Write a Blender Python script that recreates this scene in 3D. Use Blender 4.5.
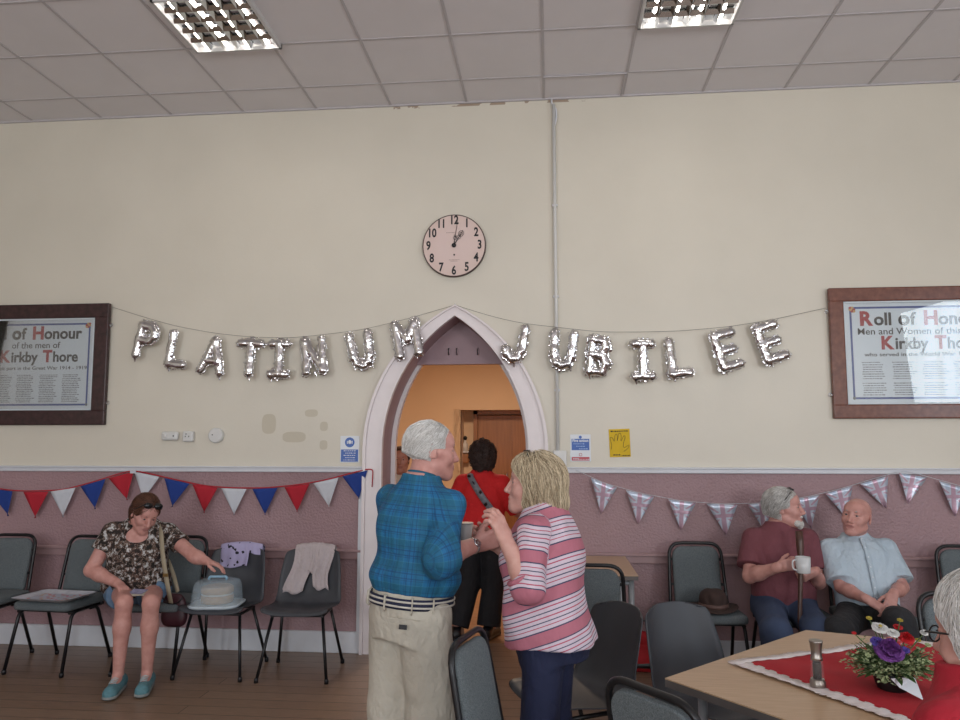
import bpy, bmesh, math, random
import numpy as np
from mathutils import Vector, Matrix
rnd = random.Random(7)
S = bpy.context.scene
for o in list(bpy.data.objects): bpy.data.objects.remove(o)
COL = S.collection
# ---------------------------------------------------------------- camera
EYE, DIST, FPX = 1.5, 5.48, 740.0
PITCH, YAW = math.radians(6.5526), math.radians(5.3687)
cam = bpy.data.cameras.new('camera'); cam.sensor_width = 36; cam.lens = 36 * FPX / 960; cam.clip_start = 0.05
co = bpy.data.objects.new('camera', cam); COL.objects.link(co)
co.location = (0, -DIST, EYE); co.rotation_euler = (math.pi / 2 + PITCH, 0, YAW)
S.camera = co
# ---------------------------------------------------------------- light and exposure
S.view_settings.view_transform = 'Standard'; S.view_settings.look = 'None'
S.view_settings.exposure = 0.0; S.view_settings.gamma = 1
S.cycles.use_denoising = True
w = bpy.data.worlds.new('sky'); S.world = w; w.use_nodes = True
wb = w.node_tree.nodes['Background']; wb.inputs[0].default_value = (0.62, 0.75, 1.0, 1); wb.inputs[1].default_value = 1.6
def area(name, loc, rot, sx, sy, power, color):
    l = bpy.data.lights.new(name, 'AREA'); l.shape = 'RECTANGLE'; l.size = sx; l.size_y = sy
    l.energy = power; l.color = color
    o = bpy.data.objects.new(name, l); COL.objects.link(o); o.location = loc; o.rotation_euler = rot
    return o
# daylight through the tall windows of the wall behind the camera
WINX = [-3.6, -0.2, 3.2]
WPOW = [66, 44, 96]
for x_, p_ in zip(WINX, WPOW):
    area('window_daylight', (x_, -9.05, 2.2), (math.radians(78), 0, 0), 1.5, 2.1, p_, (0.80, 0.93, 1.0))
    # added warm fill aimed upward to brighten the ceiling, approximating ground-reflected daylight
    area('upward_fill', (x_, -9.05, 2.0), (math.radians(138), 0, 0), 1.5, 1.8, p_ * 0.92, (1.0, 0.84, 0.74))
area('side_window_daylight', (4.79, -4.15, 2.15), (math.radians(84), 0, math.radians(90)), 1.5, 1.8, 40, (0.84, 0.94, 1.0))
# warm lamp light in the hallway behind the arch
area('hallway_lamp_light', (-0.9, 2.6, 2.93), (0, 0, 0), 0.5, 0.5, 62, (1.0, 0.75, 0.54))

# ---------------------------------------------------------------- helpers
def lin(c):
    if isinstance(c, str):
        c = [int(c[i:i + 2], 16) / 255 for i in (0, 2, 4)]
    return tuple((x / 12.92 if x <= 0.04045 else ((x + 0.055) / 1.055) ** 2.4) for x in c) + (1,)
class N:
    """tiny node-graph helper"""
    def __init__(s, name):
        s.m = bpy.data.materials.new(name); s.m.use_nodes = True; s.t = s.m.node_tree
        s.b = s.t.nodes['Principled BSDF']
    def n(s, typ, ins=None, **kw):
        x = s.t.nodes.new(typ)
        for k, v in kw.items(): setattr(x, k, v)
        for k, v in (ins or {}).items():
            if hasattr(v, 'is_output') or isinstance(v, bpy.types.NodeSocket): s.t.links.new(v, x.inputs[k])
            else: x.inputs[k].default_value = v
        return x
    def l(s, a, b): s.t.links.new(a, b)
    def coord(s, scale=(1, 1, 1), out='Object', rot=(0, 0, 0)):
        c = s.n('ShaderNodeTexCoord').outputs[out]
        return s.n('ShaderNodeMapping', {0: c, 'Scale': scale, 'Rotation': rot}).outputs[0]
    def noise(s, vec, scale, detail=4, rough=0.5):
        return s.n('ShaderNodeTexNoise', {'Vector': vec, 'Scale': scale, 'Detail': detail, 'Roughness': rough}).outputs[0]
    def ramp(s, fac, stops, interp='LINEAR'):
        r = s.n('ShaderNodeValToRGB', {0: fac}); r.color_ramp.interpolation = interp
        e = r.color_ramp.elements
        while len(e) < len(stops): e.new(0.5)
        for i, (p, c) in enumerate(stops):
            e[i].position = p; e[i].color = c if len(c) == 4 else tuple(c) + (1,)
        return r.outputs[0]
    def mix(s, f, a, b, mode='MIX'):
        x = s.t.nodes.new('ShaderNodeMix'); x.data_type = 'RGBA'; x.blend_type = mode
        for i, v in ((0, f), (6, a), (7, b)):
            if isinstance(v, bpy.types.NodeSocket): s.l(v, x.inputs[i])
            else: x.inputs[i].default_value = v
        return x.outputs[2]
    def math(s, op, a, b=0.0, c=0.0):
        x = s.t.nodes.new('ShaderNodeMath'); x.operation = op
        for i, v in enumerate((a, b, c)):
            if isinstance(v, bpy.types.NodeSocket): s.l(v, x.inputs[i])
            else: x.inputs[i].default_value = v
        return x.outputs[0]
    def bump(s, h, strength=0.3, dist=0.01):
        b = s.n('ShaderNodeBump', {'Height': h, 'Strength': strength, 'Distance': dist}); s.l(b.outputs[0], s.b.inputs['Normal'])
    def base(s, v):
        if isinstance(v, bpy.types.NodeSocket): s.l(v, s.b.inputs['Base Color'])
        else: s.b.inputs['Base Color'].default_value = v
    def set(s, **kw):
        for k, v in kw.items(): s.b.inputs[k.replace('_', ' ')].default_value = v
        return s
def mat(name, col, rough=0.6, metal=0.0, var=0.12, vscale=20, bump=0.0, bscale=80, stretch=(1, 1, 1), **kw):
    g = N(name); c = lin(col)
    v = g.coord(stretch)
    if var:
        d = tuple(x * (1 - var) for x in c[:3]) + (1,); u = tuple(min(1, x * (1 + var)) for x in c[:3]) + (1,)
        g.base(g.ramp(g.noise(v, vscale), [(0.3, d), (0.7, u)]))
    else: g.base(c)
    g.set(Roughness=rough, Metallic=metal, **kw)
    if bump: g.bump(g.noise(v, bscale, 3), bump, 0.005)
    return g.m
def link(name, me, m=None, parent=None, loc=None, smooth=False):
    o = bpy.data.objects.new(name, me); COL.objects.link(o)
    if m is not None:
        for x in (m if isinstance(m, (list, tuple)) else [m]): me.materials.append(x)
    if parent is not None: o.parent = parent
    if loc is not None: o.location = loc
    if smooth:
        me.polygons.foreach_set('use_smooth', [True] * len(me.polygons)); me.update()
    return o
def tag(o, label, cat, group=None, kind=None):
    o['label'] = label; o['category'] = cat
    if group: o['group'] = group
    if kind: o['kind'] = kind
    return o
def thing(name, label, cat, loc=(0, 0, 0), rz=0.0, group=None, scale=1.0):
    o = bpy.data.objects.new(name, None); COL.objects.link(o); o.empty_display_size = 0.1
    o.location = loc; o.rotation_euler = (0, 0, rz); o.scale = (scale,) * 3
    return tag(o, label, cat, group)
def kids(o): return [c for c in bpy.data.objects if c.parent == o]
def copy_tree(o, loc=None, rz=None, label=None, parent=None):
    c = o.copy(); COL.objects.link(c)
    if parent is not None: c.parent = parent
    for ch in kids(o): copy_tree(ch, parent=c)
    if loc is not None: c.location = loc
    if rz is not None: c.rotation_euler = (0, 0, rz)
    if label: c['label'] = label
    return c
class MB:
    """collects geometry for ONE mesh object"""
    def __init__(s): s.bm = bmesh.new()
    def box(s, c, d, rot=None, bev=0.0, mi=0, seg=2):
        r = bmesh.ops.create_cube(s.bm, size=1.0); vs = r['verts']
        for v in vs: v.co = Vector((v.co.x * d[0], v.co.y * d[1], v.co.z * d[2]))
        fs = list({f for v in vs for f in v.link_faces})
        if bev > 0:
            es = list({e for v in vs for e in v.link_edges})
            b = bmesh.ops.bevel(s.bm, geom=es, offset=bev, segments=seg, affect='EDGES', profile=0.5)
            vs = list({v for f in b['faces'] for v in f.verts} | {v for v in vs if v.is_valid})
            fs = list({f for v in vs for f in v.link_faces})
        M = (rot.to_4x4() if rot is not None else Matrix.Identity(4)); M = Matrix.Translation(Vector(c)) @ M
        bmesh.ops.transform(s.bm, matrix=M, verts=vs)
        for f in fs: f.material_index = mi
        return s
    def tube(s, pts, r, seg=8, closed=False, mi=0, cap=True, flat=None):
        pts = [Vector(p) for p in pts]; n = len(pts); rr = r if isinstance(r, (list, tuple)) else [r] * n
        tang = []
        for i in range(n):
            a = pts[(i - 1) % n] if (closed or i > 0) else pts[i]; b = pts[(i + 1) % n] if (closed or i < n - 1) else pts[i]
            tang.append((b - a).normalized())
        up = Vector((0, 0, 1)) if abs(tang[0].z) < 0.9 else Vector((1, 0, 0))
        nrm = (up - tang[0] * up.dot(tang[0])).normalized(); rings = []
        for i in range(n):
            nrm = nrm - tang[i] * nrm.dot(tang[i]); nrm.normalize(); bn = tang[i].cross(nrm)
            ring = []
            for k in range(seg):
                a = 2 * math.pi * k / seg
                ring.append(s.bm.verts.new(pts[i] + (nrm * math.cos(a) + bn * math.sin(a) * (flat or 1)) * rr[i]))
            rings.append(ring)
        for i in range(n if closed else n - 1):
            A, B = rings[i], rings[(i + 1) % n]
            for k in range(seg):
                f = s.bm.faces.new((A[k], A[(k + 1) % seg], B[(k + 1) % seg], B[k])); f.material_index = mi; f.smooth = True
        if cap and not closed:
            for R in (rings[0][::-1], rings[-1]):
                f = s.bm.faces.new(R); f.material_index = mi
        return s
    def lathe(s, prof, c=(0, 0, 0), seg=24, mi=0, M=None, smooth=True):
        rings = []
        for (r, z) in prof:
            rings.append([s.bm.verts.new((r * math.cos(2 * math.pi * k / seg), r * math.sin(2 * math.pi * k / seg), z)) for k in range(seg)])
        for i in range(len(prof) - 1):
            for k in range(seg):
                f = s.bm.faces.new((rings[i][k], rings[i][(k + 1) % seg], rings[i + 1][(k + 1) % seg], rings[i + 1][k])); f.material_index = mi; f.smooth = smooth
        f = s.bm.faces.new(rings[0][::-1]); f.material_index = mi
        f = s.bm.faces.new(rings[-1]); f.material_index = mi
        T = Matrix.Translation(Vector(c)) @ (M.to_4x4() if M is not None else Matrix.Identity(4))
        bmesh.ops.transform(s.bm, matrix=T, verts=[v for R in rings for v in R])
        return s
    def prism(s, poly, axis, a, b, mi=0):
        """extrude a 2-D polygon along an axis ('x','y','z') from a to b"""
        def P(u, v, w_): return {'y': (u, w_, v), 'z': (u, v, w_), 'x': (w_, u, v)}[axis]
        A = [s.bm.verts.new(P(u, v, a)) for u, v in poly]; B = [s.bm.verts.new(P(u, v, b)) for u, v in poly]
        n = len(poly); fs = [s.bm.faces.new(A), s.bm.faces.new(B[::-1])]
        for i in range(n): fs.append(s.bm.faces.new((A[i], B[i], B[(i + 1) % n], A[(i + 1) % n])))
        for f in fs: f.material_index = mi
        return s
    def ball(s, c, r, seg=12, mi=0, M=None):
        rr = (r, r, r) if not isinstance(r, (tuple, list)) else r
        q = bmesh.ops.create_uvsphere(s.bm, u_segments=seg, v_segments=max(6, seg * 2 // 3), radius=1)
        T = Matrix.Translation(Vector(c)) @ (M.to_4x4() if M is not None else Matrix.Identity(4)) @ Matrix.Diagonal((*rr, 1))
        bmesh.ops.transform(s.bm, matrix=T, verts=q['verts'])
        for f in {f for v in q['verts'] for f in v.link_faces}: f.material_index = mi; f.smooth = True
        return s
    def grid(s, P, nu, nv, mi=0, thick=0.0, closed_u=False):
        """P(u,v) -> point, u,v in 0..1; thick > 0 gives it thickness along the normals"""
        V = [[Vector(P(i / nu, j / nv)) for j in range(nv + 1)] for i in range(nu + 1)]
        def nrm(i, j):
            a = V[min(i + 1, nu)][j] - V[max(i - 1, 0)][j]; b = V[i][min(j + 1, nv)] - V[i][max(j - 1, 0)]
            n = a.cross(b); return n.normalized() if n.length > 1e-9 else Vector((0, 0, 1))
        A = [[s.bm.verts.new(V[i][j]) for j in range(nv + 1)] for i in range(nu + 1)]
        fs = []
        if thick:
            B = [[s.bm.verts.new(V[i][j] - nrm(i, j) * thick) for j in range(nv + 1)] for i in range(nu + 1)]
        for i in range(nu):
            for j in range(nv):
                fs.append(s.bm.faces.new((A[i][j], A[i + 1][j], A[i + 1][j + 1], A[i][j + 1])))
                if thick: fs.append(s.bm.faces.new((B[i][j], B[i][j + 1], B[i + 1][j + 1], B[i + 1][j])))
        if thick:
            for i in range(nu):
                fs.append(s.bm.faces.new((A[i + 1][0], A[i][0], B[i][0], B[i + 1][0])))
                fs.append(s.bm.faces.new((A[i][nv], A[i + 1][nv], B[i + 1][nv], B[i][nv])))
            for j in range(nv):
                fs.append(s.bm.faces.new((A[0][j], A[0][j + 1], B[0][j + 1], B[0][j])))
                fs.append(s.bm.faces.new((A[nu][j + 1], A[nu][j], B[nu][j], B[nu][j + 1])))
        for f in fs: f.material_index = mi; f.smooth = True
        return s
    def build(s, name, m, parent=None, loc=None, flip=True):
        if flip: bmesh.ops.recalc_face_normals(s.bm, faces=s.bm.faces[:])
        me = bpy.data.meshes.new(name); s.bm.to_mesh(me); s.bm.free()
        return link(name, me, m, parent, loc)
def bend(pts, r, n=5):
    """round the inner corners of a polyline"""
    pts = [Vector(p) for p in pts]; out = [pts[0]]
    for i in range(1, len(pts) - 1):
        a, b, c = pts[i - 1], pts[i], pts[i + 1]
        r1 = min(r, (a - b).length * 0.49, (c - b).length * 0.49)
        p, q = b + (a - b).normalized() * r1, b + (c - b).normalized() * r1
        for k in range(n + 1):
            t = k / n; out.append(p * (1 - t) ** 2 + b * 2 * t * (1 - t) + q * t * t)
    out.append(pts[-1]); return out
def text(name, s, size, m, parent, loc, bold=0.0, align='CENTER', rz=0.0, shear=0.0, depth=0.0006, sx=1.0, rx=0.0):
    """flat lettering standing in the XZ plane facing -Y"""
    c = bpy.data.curves.new(name, 'FONT'); c.body = s; c.size = size; c.align_x = align; c.align_y = 'CENTER'
    c.offset = bold; c.shear = shear; c.extrude = depth; c.resolution_u = 3
    t = bpy.data.objects.new('tmp', c); COL.objects.link(t)
    bpy.context.view_layer.update()
    me = bpy.data.meshes.new_from_object(t.evaluated_get(bpy.context.evaluated_depsgraph_get()))
    bpy.data.objects.remove(t)
    me.transform(Matrix.Rotation(math.pi / 2, 4, 'X') @ Matrix.Rotation(rz, 4, 'Z') @ Matrix.Diagonal((sx, 1, 1, 1)))
    me.materials.clear()
    return link(name, me, m, parent, loc)

# ---------------------------------------------------------------- materials of the room
def wall_material():
    g = N('painted_wall'); v = g.coord()
    sep = g.n('ShaderNodeSeparateXYZ', {0: g.n('ShaderNodeTexCoord').outputs['Object']})
    z = sep.outputs[2]
    up = g.math('GREATER_THAN', z, 1.30)
    n1 = g.noise(v, 1.3, 5)
    cream = g.ramp(n1, [(0.3, lin('d2ccbe')), (0.7, lin('d9d3c5'))])
    # repaired patches left of the arch
    for (x, zz, rx, rz) in ((-2.13, 1.66, .055, .075), (-1.93, 1.56, .09, .04), (-1.80, 1.74, .05, .028), (-1.70, 1.64, .03, .035), (-1.70, 1.50, .03, .035)):
        dx = g.math('DIVIDE', g.math('SUBTRACT', sep.outputs[0], x), rx); dz = g.math('DIVIDE', g.math('SUBTRACT', z, zz), rz)
        q = g.math('LESS_THAN', g.math('ADD', g.math('POWER', g.math('ABSOLUTE', dx), 3.0), g.math('POWER', g.math('ABSOLUTE', dz), 3.0)), 1.0)
        cream = g.mix(g.math('MULTIPLY', q, 0.75), cream, lin('bdb4a0'))
    # rusty stain line under the ceiling
    st = g.math('MULTIPLY', g.math('GREATER_THAN', z, 4.128), g.math('MULTIPLY', g.math('LESS_THAN', g.math('ABSOLUTE', g.math('ADD', sep.outputs[0], .45)), .75), g.math('GREATER_THAN', g.noise(v, 6, 6), 0.5)))
    cream = g.mix(g.math('MULTIPLY', st, 0.7), cream, lin('86684f'))
    pink = g.ramp(n1, [(0.3, lin('9a7c80')), (0.7, lin('a5878b'))])
    g.base(g.mix(up, pink, cream))
    g.set(Roughness=0.45)
    big = g.noise(v, 60, 3); fine = g.noise(v, 9, 4)
    h = g.math('ADD', g.math('MULTIPLY', big, g.math('ADD', 0.06, g.math('MULTIPLY', g.math('SUBTRACT', 1.0, up), 1.5))), g.math('MULTIPLY', fine, 0.35))
    g.bump(h, 0.45, 0.012)
    return g.m
def floor_material(name, c1, c2, rough=0.35, width=0.13):
    g = N(name); v = g.coord()
    br = g.n('ShaderNodeTexBrick', {'Vector': v, 'Color1': lin(c1), 'Color2': lin(c2), 'Mortar': lin('2a201a'), 'Scale': 1.0,
             'Mortar Size': 0.0025, 'Brick Width': 4.2, 'Row Height': width, 'Bias': 0.1})
    gr = g.noise(g.coord((1.5, 22, 1)), 6, 6)
    g.base(g.mix(0.55, br.outputs[0], g.ramp(gr, [(0.3, lin('4a3a2f')), (0.7, lin('a48a74'))]), 'OVERLAY'))
    g.set(Roughness=rough); g.bump(g.math('ADD', g.math('MULTIPLY', br.outputs[1], -1.0), g.math('MULTIPLY', gr, .2)), 0.3, 0.004)
    return g.m
M_wall = wall_material()
M_floor = floor_material('old_floorboards', '978372', 'a38f7e')
M_hallfloor = floor_material('hall_floorboards', 'b08a66', 'b89270')
M_ceil = mat('ceiling_tile', 'dfdcdf', 0.9, var=0.02, vscale=3, bump=0.15, bscale=250)
M_grid = mat('ceiling_grid', 'bcb8bb', 0.7, var=0.03)
M_white = mat('gloss_white_paint', 'd4d6dc', 0.4, var=0.04, vscale=8, bump=0.06, bscale=30)
M_arch = mat('arch_paint', 'e2dadb', 0.4, var=0.04, vscale=6, bump=0.06, bscale=20)
M_pink = mat('pink_gloss_paint', 'a38688', 0.3, var=0.04, vscale=8, bump=0.08, bscale=30)
M_reveal = mat('reveal_paint', '9c8288', 0.5, var=0.06, vscale=5, bump=0.2, bscale=40)
M_hallwall = mat('hall_wall_paint', 'dcc0a0', 0.7, var=0.02, vscale=3)
M_door = mat('varnished_door_wood', '9a6a44', 0.35, var=0.15, vscale=5, stretch=(12, 12, 0.6))
M_black = mat('black_paint', '16161a', 0.35, var=0.05)
M_blackm = mat('black_metal_tube', '18181b', 0.35, metal=0.2, var=0.08)
M_chrome = mat('chrome', 'cfd0d4', 0.18, metal=1.0, var=0.02)
M_plastic = mat('white_plastic', 'd4d4d2', 0.35, var=0.02)

def struct(o): o['kind'] = 'structure'; return o
# ---------------------------------------------------------------- room shell
XL, XR, YB, HC = -5.6, 4.8, -9.2, 4.16
AX, AA, SPR = -0.70, 0.559, 1.46        # arch: centre, inner half width, spring height
AC = 0.52                                # centre offset of the two arcs
def arch_pts(extra=0.0, z0=0.0, n=14):
    """outline of the pointed arch from the foot of one jamb to the other"""
    R = 1.204; AC = R - AA - extra; top = math.acos(AC / R); pts = [(AX - (R - AC), z0)]
    for k in range(n + 1):
        a = top * k / n; pts.append((AX + AC - R * math.cos(a), SPR + R * math.sin(a)))
    for k in range(n, -1, -1):
        a = top * k / n
        if k < n: pts.append((AX - AC + R * math.cos(a), SPR + R * math.sin(a)))
    pts.append((AX + (R - AC), z0)); return pts
poly = [(XL - .2, 0)] + arch_pts(0.0, 0.0) + [(XR + .2, 0), (XR + .2, HC + .1), (XL - .2, HC + .1)]
struct(MB().prism(poly, 'y', 0.0, 0.35).build('wall_north', [M_wall]))
# painted lining of the arch reveal
def arch_band(e0, e1, y0, y1, m, name, parent=None, n=14):
    b = MB(); A, B = arch_pts(e0, 0.0, n), arch_pts(e1, 0.0, n); N_ = len(A)
    va = [[b.bm.verts.new((p[0], y, p[1])) for p in P] for P in (A, B) for y in (y0, y1)]
    for i in range(N_ - 1):
        for (P, Q) in ((va[0], va[1]), (va[1], va[3]), (va[3], va[2]), (va[2], va[0])):
            b.bm.faces.new((P[i], P[i + 1], Q[i + 1], Q[i]))
    for i in (0, N_ - 1): b.bm.faces.new((va[0][i], va[1][i], va[3][i], va[2][i]))
    return b.build(name, m, parent)
struct(arch_band(0.004, -0.012, -0.002, 0.352, M_reveal, 'trim_3'))
t1 = struct(arch_band(-0.014, 0.118, -0.035, 0.0, M_arch, 'trim_4'))
b = arch_band(0.105, 0.128, -0.055, 0.0, M_arch, 'outer_bead', t1); b = arch_band(-0.016, 0.004, -0.045, 0.004, M_arch, 'inner_bead', t1)
struct(arch_band(-0.045, -0.01, 0.30, 0.36, M_arch, 'trim_5'))
# panel closing the top of the arch at the back
tz = 2.13; pp = [p for p in arch_pts(-0.012, 0, 24) if p[1] > tz]
xe = math.sqrt(1.204 ** 2 - (tz - SPR) ** 2) - (1.204 - AA + .012)
struct(MB().prism([(AX - xe, tz)] + pp + [(AX + xe, tz)], 'y', 0.27, 0.30).box((AX, .28, tz + .012), (2 * xe, .05, .024)).build('trim_6', M_reveal))
# plain walls, floor, ceiling
struct(MB().box(((XL + XR) / 2, (YB + 0.35) / 2, -0.05), (XR - XL + .4, 0.35 - YB + .2, 0.1)).build('floor', M_floor))
struct(MB().box(((XL + XR) / 2, YB / 2, HC + 0.05), (XR - XL + .4, -YB + .2, 0.1)).build('ceiling', M_ceil))
struct(MB().box((XL - .1, YB / 2, HC / 2), (.2, -YB + .2, HC)).build('wall_west', M_wall))
b = MB(); ya, yb = -3.35, -4.95
b.box((XR + .1, (ya + .1) / 2, HC / 2), (.2, .1 - ya, HC)).box((XR + .1, (yb + YB - .1) / 2, HC / 2), (.2, yb - YB + .1, HC)).box((XR + .1, (ya + yb) / 2, .6), (.2, ya - yb, 1.2)).box((XR + .1, (ya + yb) / 2, (3.1 + HC) / 2), (.2, ya - yb, HC - 3.1))
struct(b.build('wall_east', M_wall))
b = MB()
for dy in (-.77, -.26, .26, .77): b.box((XR + .12, -4.15 + dy, 2.15), (.06, .05, 1.9))
for dz in (1.22, 1.85, 2.47, 3.08): b.box((XR + .12, -4.15, dz), (.055, 1.6, .05))
struct(b.build('window_4', M_white))
b = MB(); xs = [XL - .2]
for x_ in WINX: xs += [x_ - .8, x_ + .8]
xs.append(XR + .2)
for i in range(0, len(xs), 2): b.box(((xs[i] + xs[i + 1]) / 2, YB - .15, HC / 2), (xs[i + 1] - xs[i], .3, HC))
for x_ in WINX:
    b.box((x_, YB - .15, .55), (1.6, .3, 1.1)); b.box((x_, YB - .15, (3.6 + HC) / 2), (1.6, .3, HC - 3.6))
struct(b.build('wall_south', M_wall))
for i, x_ in enumerate(WINX):
    b = MB()
    for dx in (-.77, -.26, .26, .77): b.box((x_ + dx, YB - .2, 2.35), (.05, .06, 2.5))
    for dz in (1.13, 1.95, 2.78, 3.57): b.box((x_, YB - .2, dz), (1.6, .055, .05))
    struct(b.build('window_%d' % (i + 1), M_white))
# ceiling T-bar grid
b = MB()
for k in range(-9, 9):
    x_ = -0.02 + 0.6 * k
    if XL < x_ < XR: b.box((x_, YB / 2, HC - .002), (.018, -YB, .006))
for k in range(0, 15):
    y_ = -0.36 - 0.6 * k
    if y_ > YB: b.box(((XL + XR) / 2, y_, HC - .0015), (XR - XL, .018, .005))
b.box(((XL + XR) / 2, -.008, HC - .006), (XR - XL, .016, .012))
b.box((-0.02 + .3, -.355, HC - .006), (.6, .012, .012)); b.box((.57, -.19, HC - .006), (.012, .34, .012))
struct(b.build('trim_7', M_grid))
# dado cap rail, chair rail, skirting
DL, DR = AX - AA - .128, AX + AA + .128
b1, b2, b3 = MB(), MB(), MB()
for (a, c) in ((XL, DL), (DR, XR)):
    m_, l_ = (a + c) / 2, c - a
    b1.box((m_, -.012, 1.315), (l_, .024, .035), bev=.006); b1.box((m_, -.02, 1.335), (l_, .04, .012), bev=.004)
    b2.box((m_, -.012, .70), (l_, .024, .075), bev=.008); b2.box((m_, -.02, .725), (l_, .04, .018), bev=.006)
    b3.box((m_, -.014, .075), (l_, .028, .15), bev=.006)
struct(b1.build('trim_1', M_white)); struct(b2.build('trim_2', M_pink)); struct(b3.build('baseboard_north', M_white))
b = MB(); b.box((DL - .012, -.02, .66), (.03, .03, 1.31)); struct(b.build('trim_8', M_white))
# ---------------------------------------------------------------- hallway beyond the arch
HX0, HX1, HY = -3.0, 1.3, 4.9
struct(MB().box(((HX0 + HX1) / 2, (HY + .35) / 2 + .2, -.048), (HX1 - HX0 + .4, HY - .35 + .4, .1)).build('floor_hallway', M_hallfloor))
struct(MB().box(((HX0 + HX1) / 2, (HY + .35) / 2, 3.05), (HX1 - HX0 + .4, HY - .35, .1)).build('ceiling_hallway', M_hallwall))
struct(MB().box((HX0 - .05, (HY + .35) / 2, 1.5), (.1, HY - .35, 3)).build('wall_hallway_west', M_hallwall))
struct(MB().box((HX1 + .05, (HY + .35) / 2, 1.5), (.1, HY - .35, 3)).build('wall_hallway_east', M_hallwall))
b = MB(); b.box(((HX0 - 1.25) / 2, HY + .05, 1.5), (-1.25 - HX0, .1, 3)); b.box(((-1.25 + HX1) / 2, HY + .05, 2.5), (HX1 + 1.25, .1, 1.02))
b.box(((-1.25 + HX1) / 2, HY + .45, 1.0), (HX1 + 1.25, .1, 2.0)); b.box((-1.30, HY + .25, 1.0), (.1, .5, 2.0)); b.box(((-1.25 + HX1) / 2, HY + .25, 2.03), (HX1 + 1.25, .4, .06))
struct(b.build('wall_hallway_north', M_hallwall))
d = struct(MB().box((-.55, HY + .35, .97), (.98, .05, 1.92), bev=.01).box((-.55, HY + .32, .97), (.006, .012, 1.92)).build('door_1', M_door))
b = MB(); b.box((-1.07, HY + .34, 1.0), (.06, .08, 2.0)); b.box((-.03, HY + .34, 1.0), (.06, .08, 2.0)); b.box((-.55, HY + .34, 1.97), (1.1, .08, .06)); b.build('door_frame', M_door, d)
MB().tube(bend([(-.62, HY + .32, .9), (-.62, HY + .26, .9), (-.62, HY + .26, 1.1), (-.62, HY + .32, 1.1)], .02), .01).build('door_handle', M_chrome, d)
struct(MB().box(((HX0 - 1.25) / 2, HY - .01, .08), (-1.25 - HX0, .02, .16)).build('baseboard_hallway', M_white))
o = thing('ceiling_lamp', 'flat round lamp on the hallway ceiling beyond the arch', 'lamp', (-0.9, 2.6, 3.0))
MB().lathe([(.05, -.02), (.17, -.02), (.18, 0)]).build('lamp_base', M_plastic, o)
# ---------------------------------------------------------------- reading positions off the photograph
def _ray(u, v):
    a, b = (u - 480) / FPX, (360 - v) / FPX
    y = math.cos(PITCH) - b * math.sin(PITCH); z = math.sin(PITCH) + b * math.cos(PITCH)
    return Vector((a * math.cos(YAW) - y * math.sin(YAW), a * math.sin(YAW) + y * math.cos(YAW), z))
def at(u, v, Y):
    r = _ray(u, v); t = (Y + DIST) / r.y; return Vector((r.x * t, Y, EYE + r.z * t))
def on(u, v, Z):
    r = _ray(u, v); t = (Z - EYE) / r.z; return Vector((r.x * t, r.y * t - DIST, Z))
# ---------------------------------------------------------------- implicit surfaces (smooth unions of rounded limbs)
def sstep(t): return t * t * (3 - 2 * t)
class Cap:
    def __init__(s, a, b, ra, rb, k=0.02, R=None, sc=None, sub=False, clip=None, tag=0):
        s.a, s.b = np.array(a, float), np.array(b, float); s.ra, s.rb, s.k, s.sub, s.tag = ra, rb, k, sub, tag
        s.R = None if R is None else np.array(R, float); s.sc = None if sc is None else np.array(sc, float); s.clip = clip
        m = max(ra, rb) * (1 if sc is None else max(sc)) + k + .01
        s.lo, s.hi = np.minimum(s.a, s.b) - m, np.maximum(s.a, s.b) + m
    def d(s, P):
        p, b = P - s.a, s.b - s.a; f = 1.0
        if s.R is not None:
            p = (p @ s.R) / s.sc; b = (b @ s.R) / s.sc; f = s.sc.min()
        L = b @ b
        t = np.clip(p @ b / L, 0, 1) if L > 1e-12 else np.zeros(len(p))
        d = (np.sqrt(((p - t[:, None] * b) ** 2).sum(1)) - (s.ra + t * (s.rb - s.ra))) * f
        for (q, n) in (s.clip or ()): d = np.maximum(d, (P - np.array(q)) @ np.array(n))
        return d
class Ell:
    def __init__(s, c, r, R=None, k=0.02, sub=False, tag=0):
        s.c, s.r = np.array(c, float), np.array(r, float); s.R = np.eye(3) if R is None else np.array(R, float)
        s.k, s.sub, s.tag = k, sub, tag; m = s.r.max() + k + .01; s.lo, s.hi = s.c - m, s.c + m
    def d(s, P):
        p = (P - s.c) @ s.R; k0 = np.sqrt(((p / s.r) ** 2).sum(1)); k1 = np.sqrt(((p / s.r ** 2) ** 2).sum(1))
        return np.where(k1 > 1e-9, k0 * (k0 - 1) / np.maximum(k1, 1e-9), -s.r.min())
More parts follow.
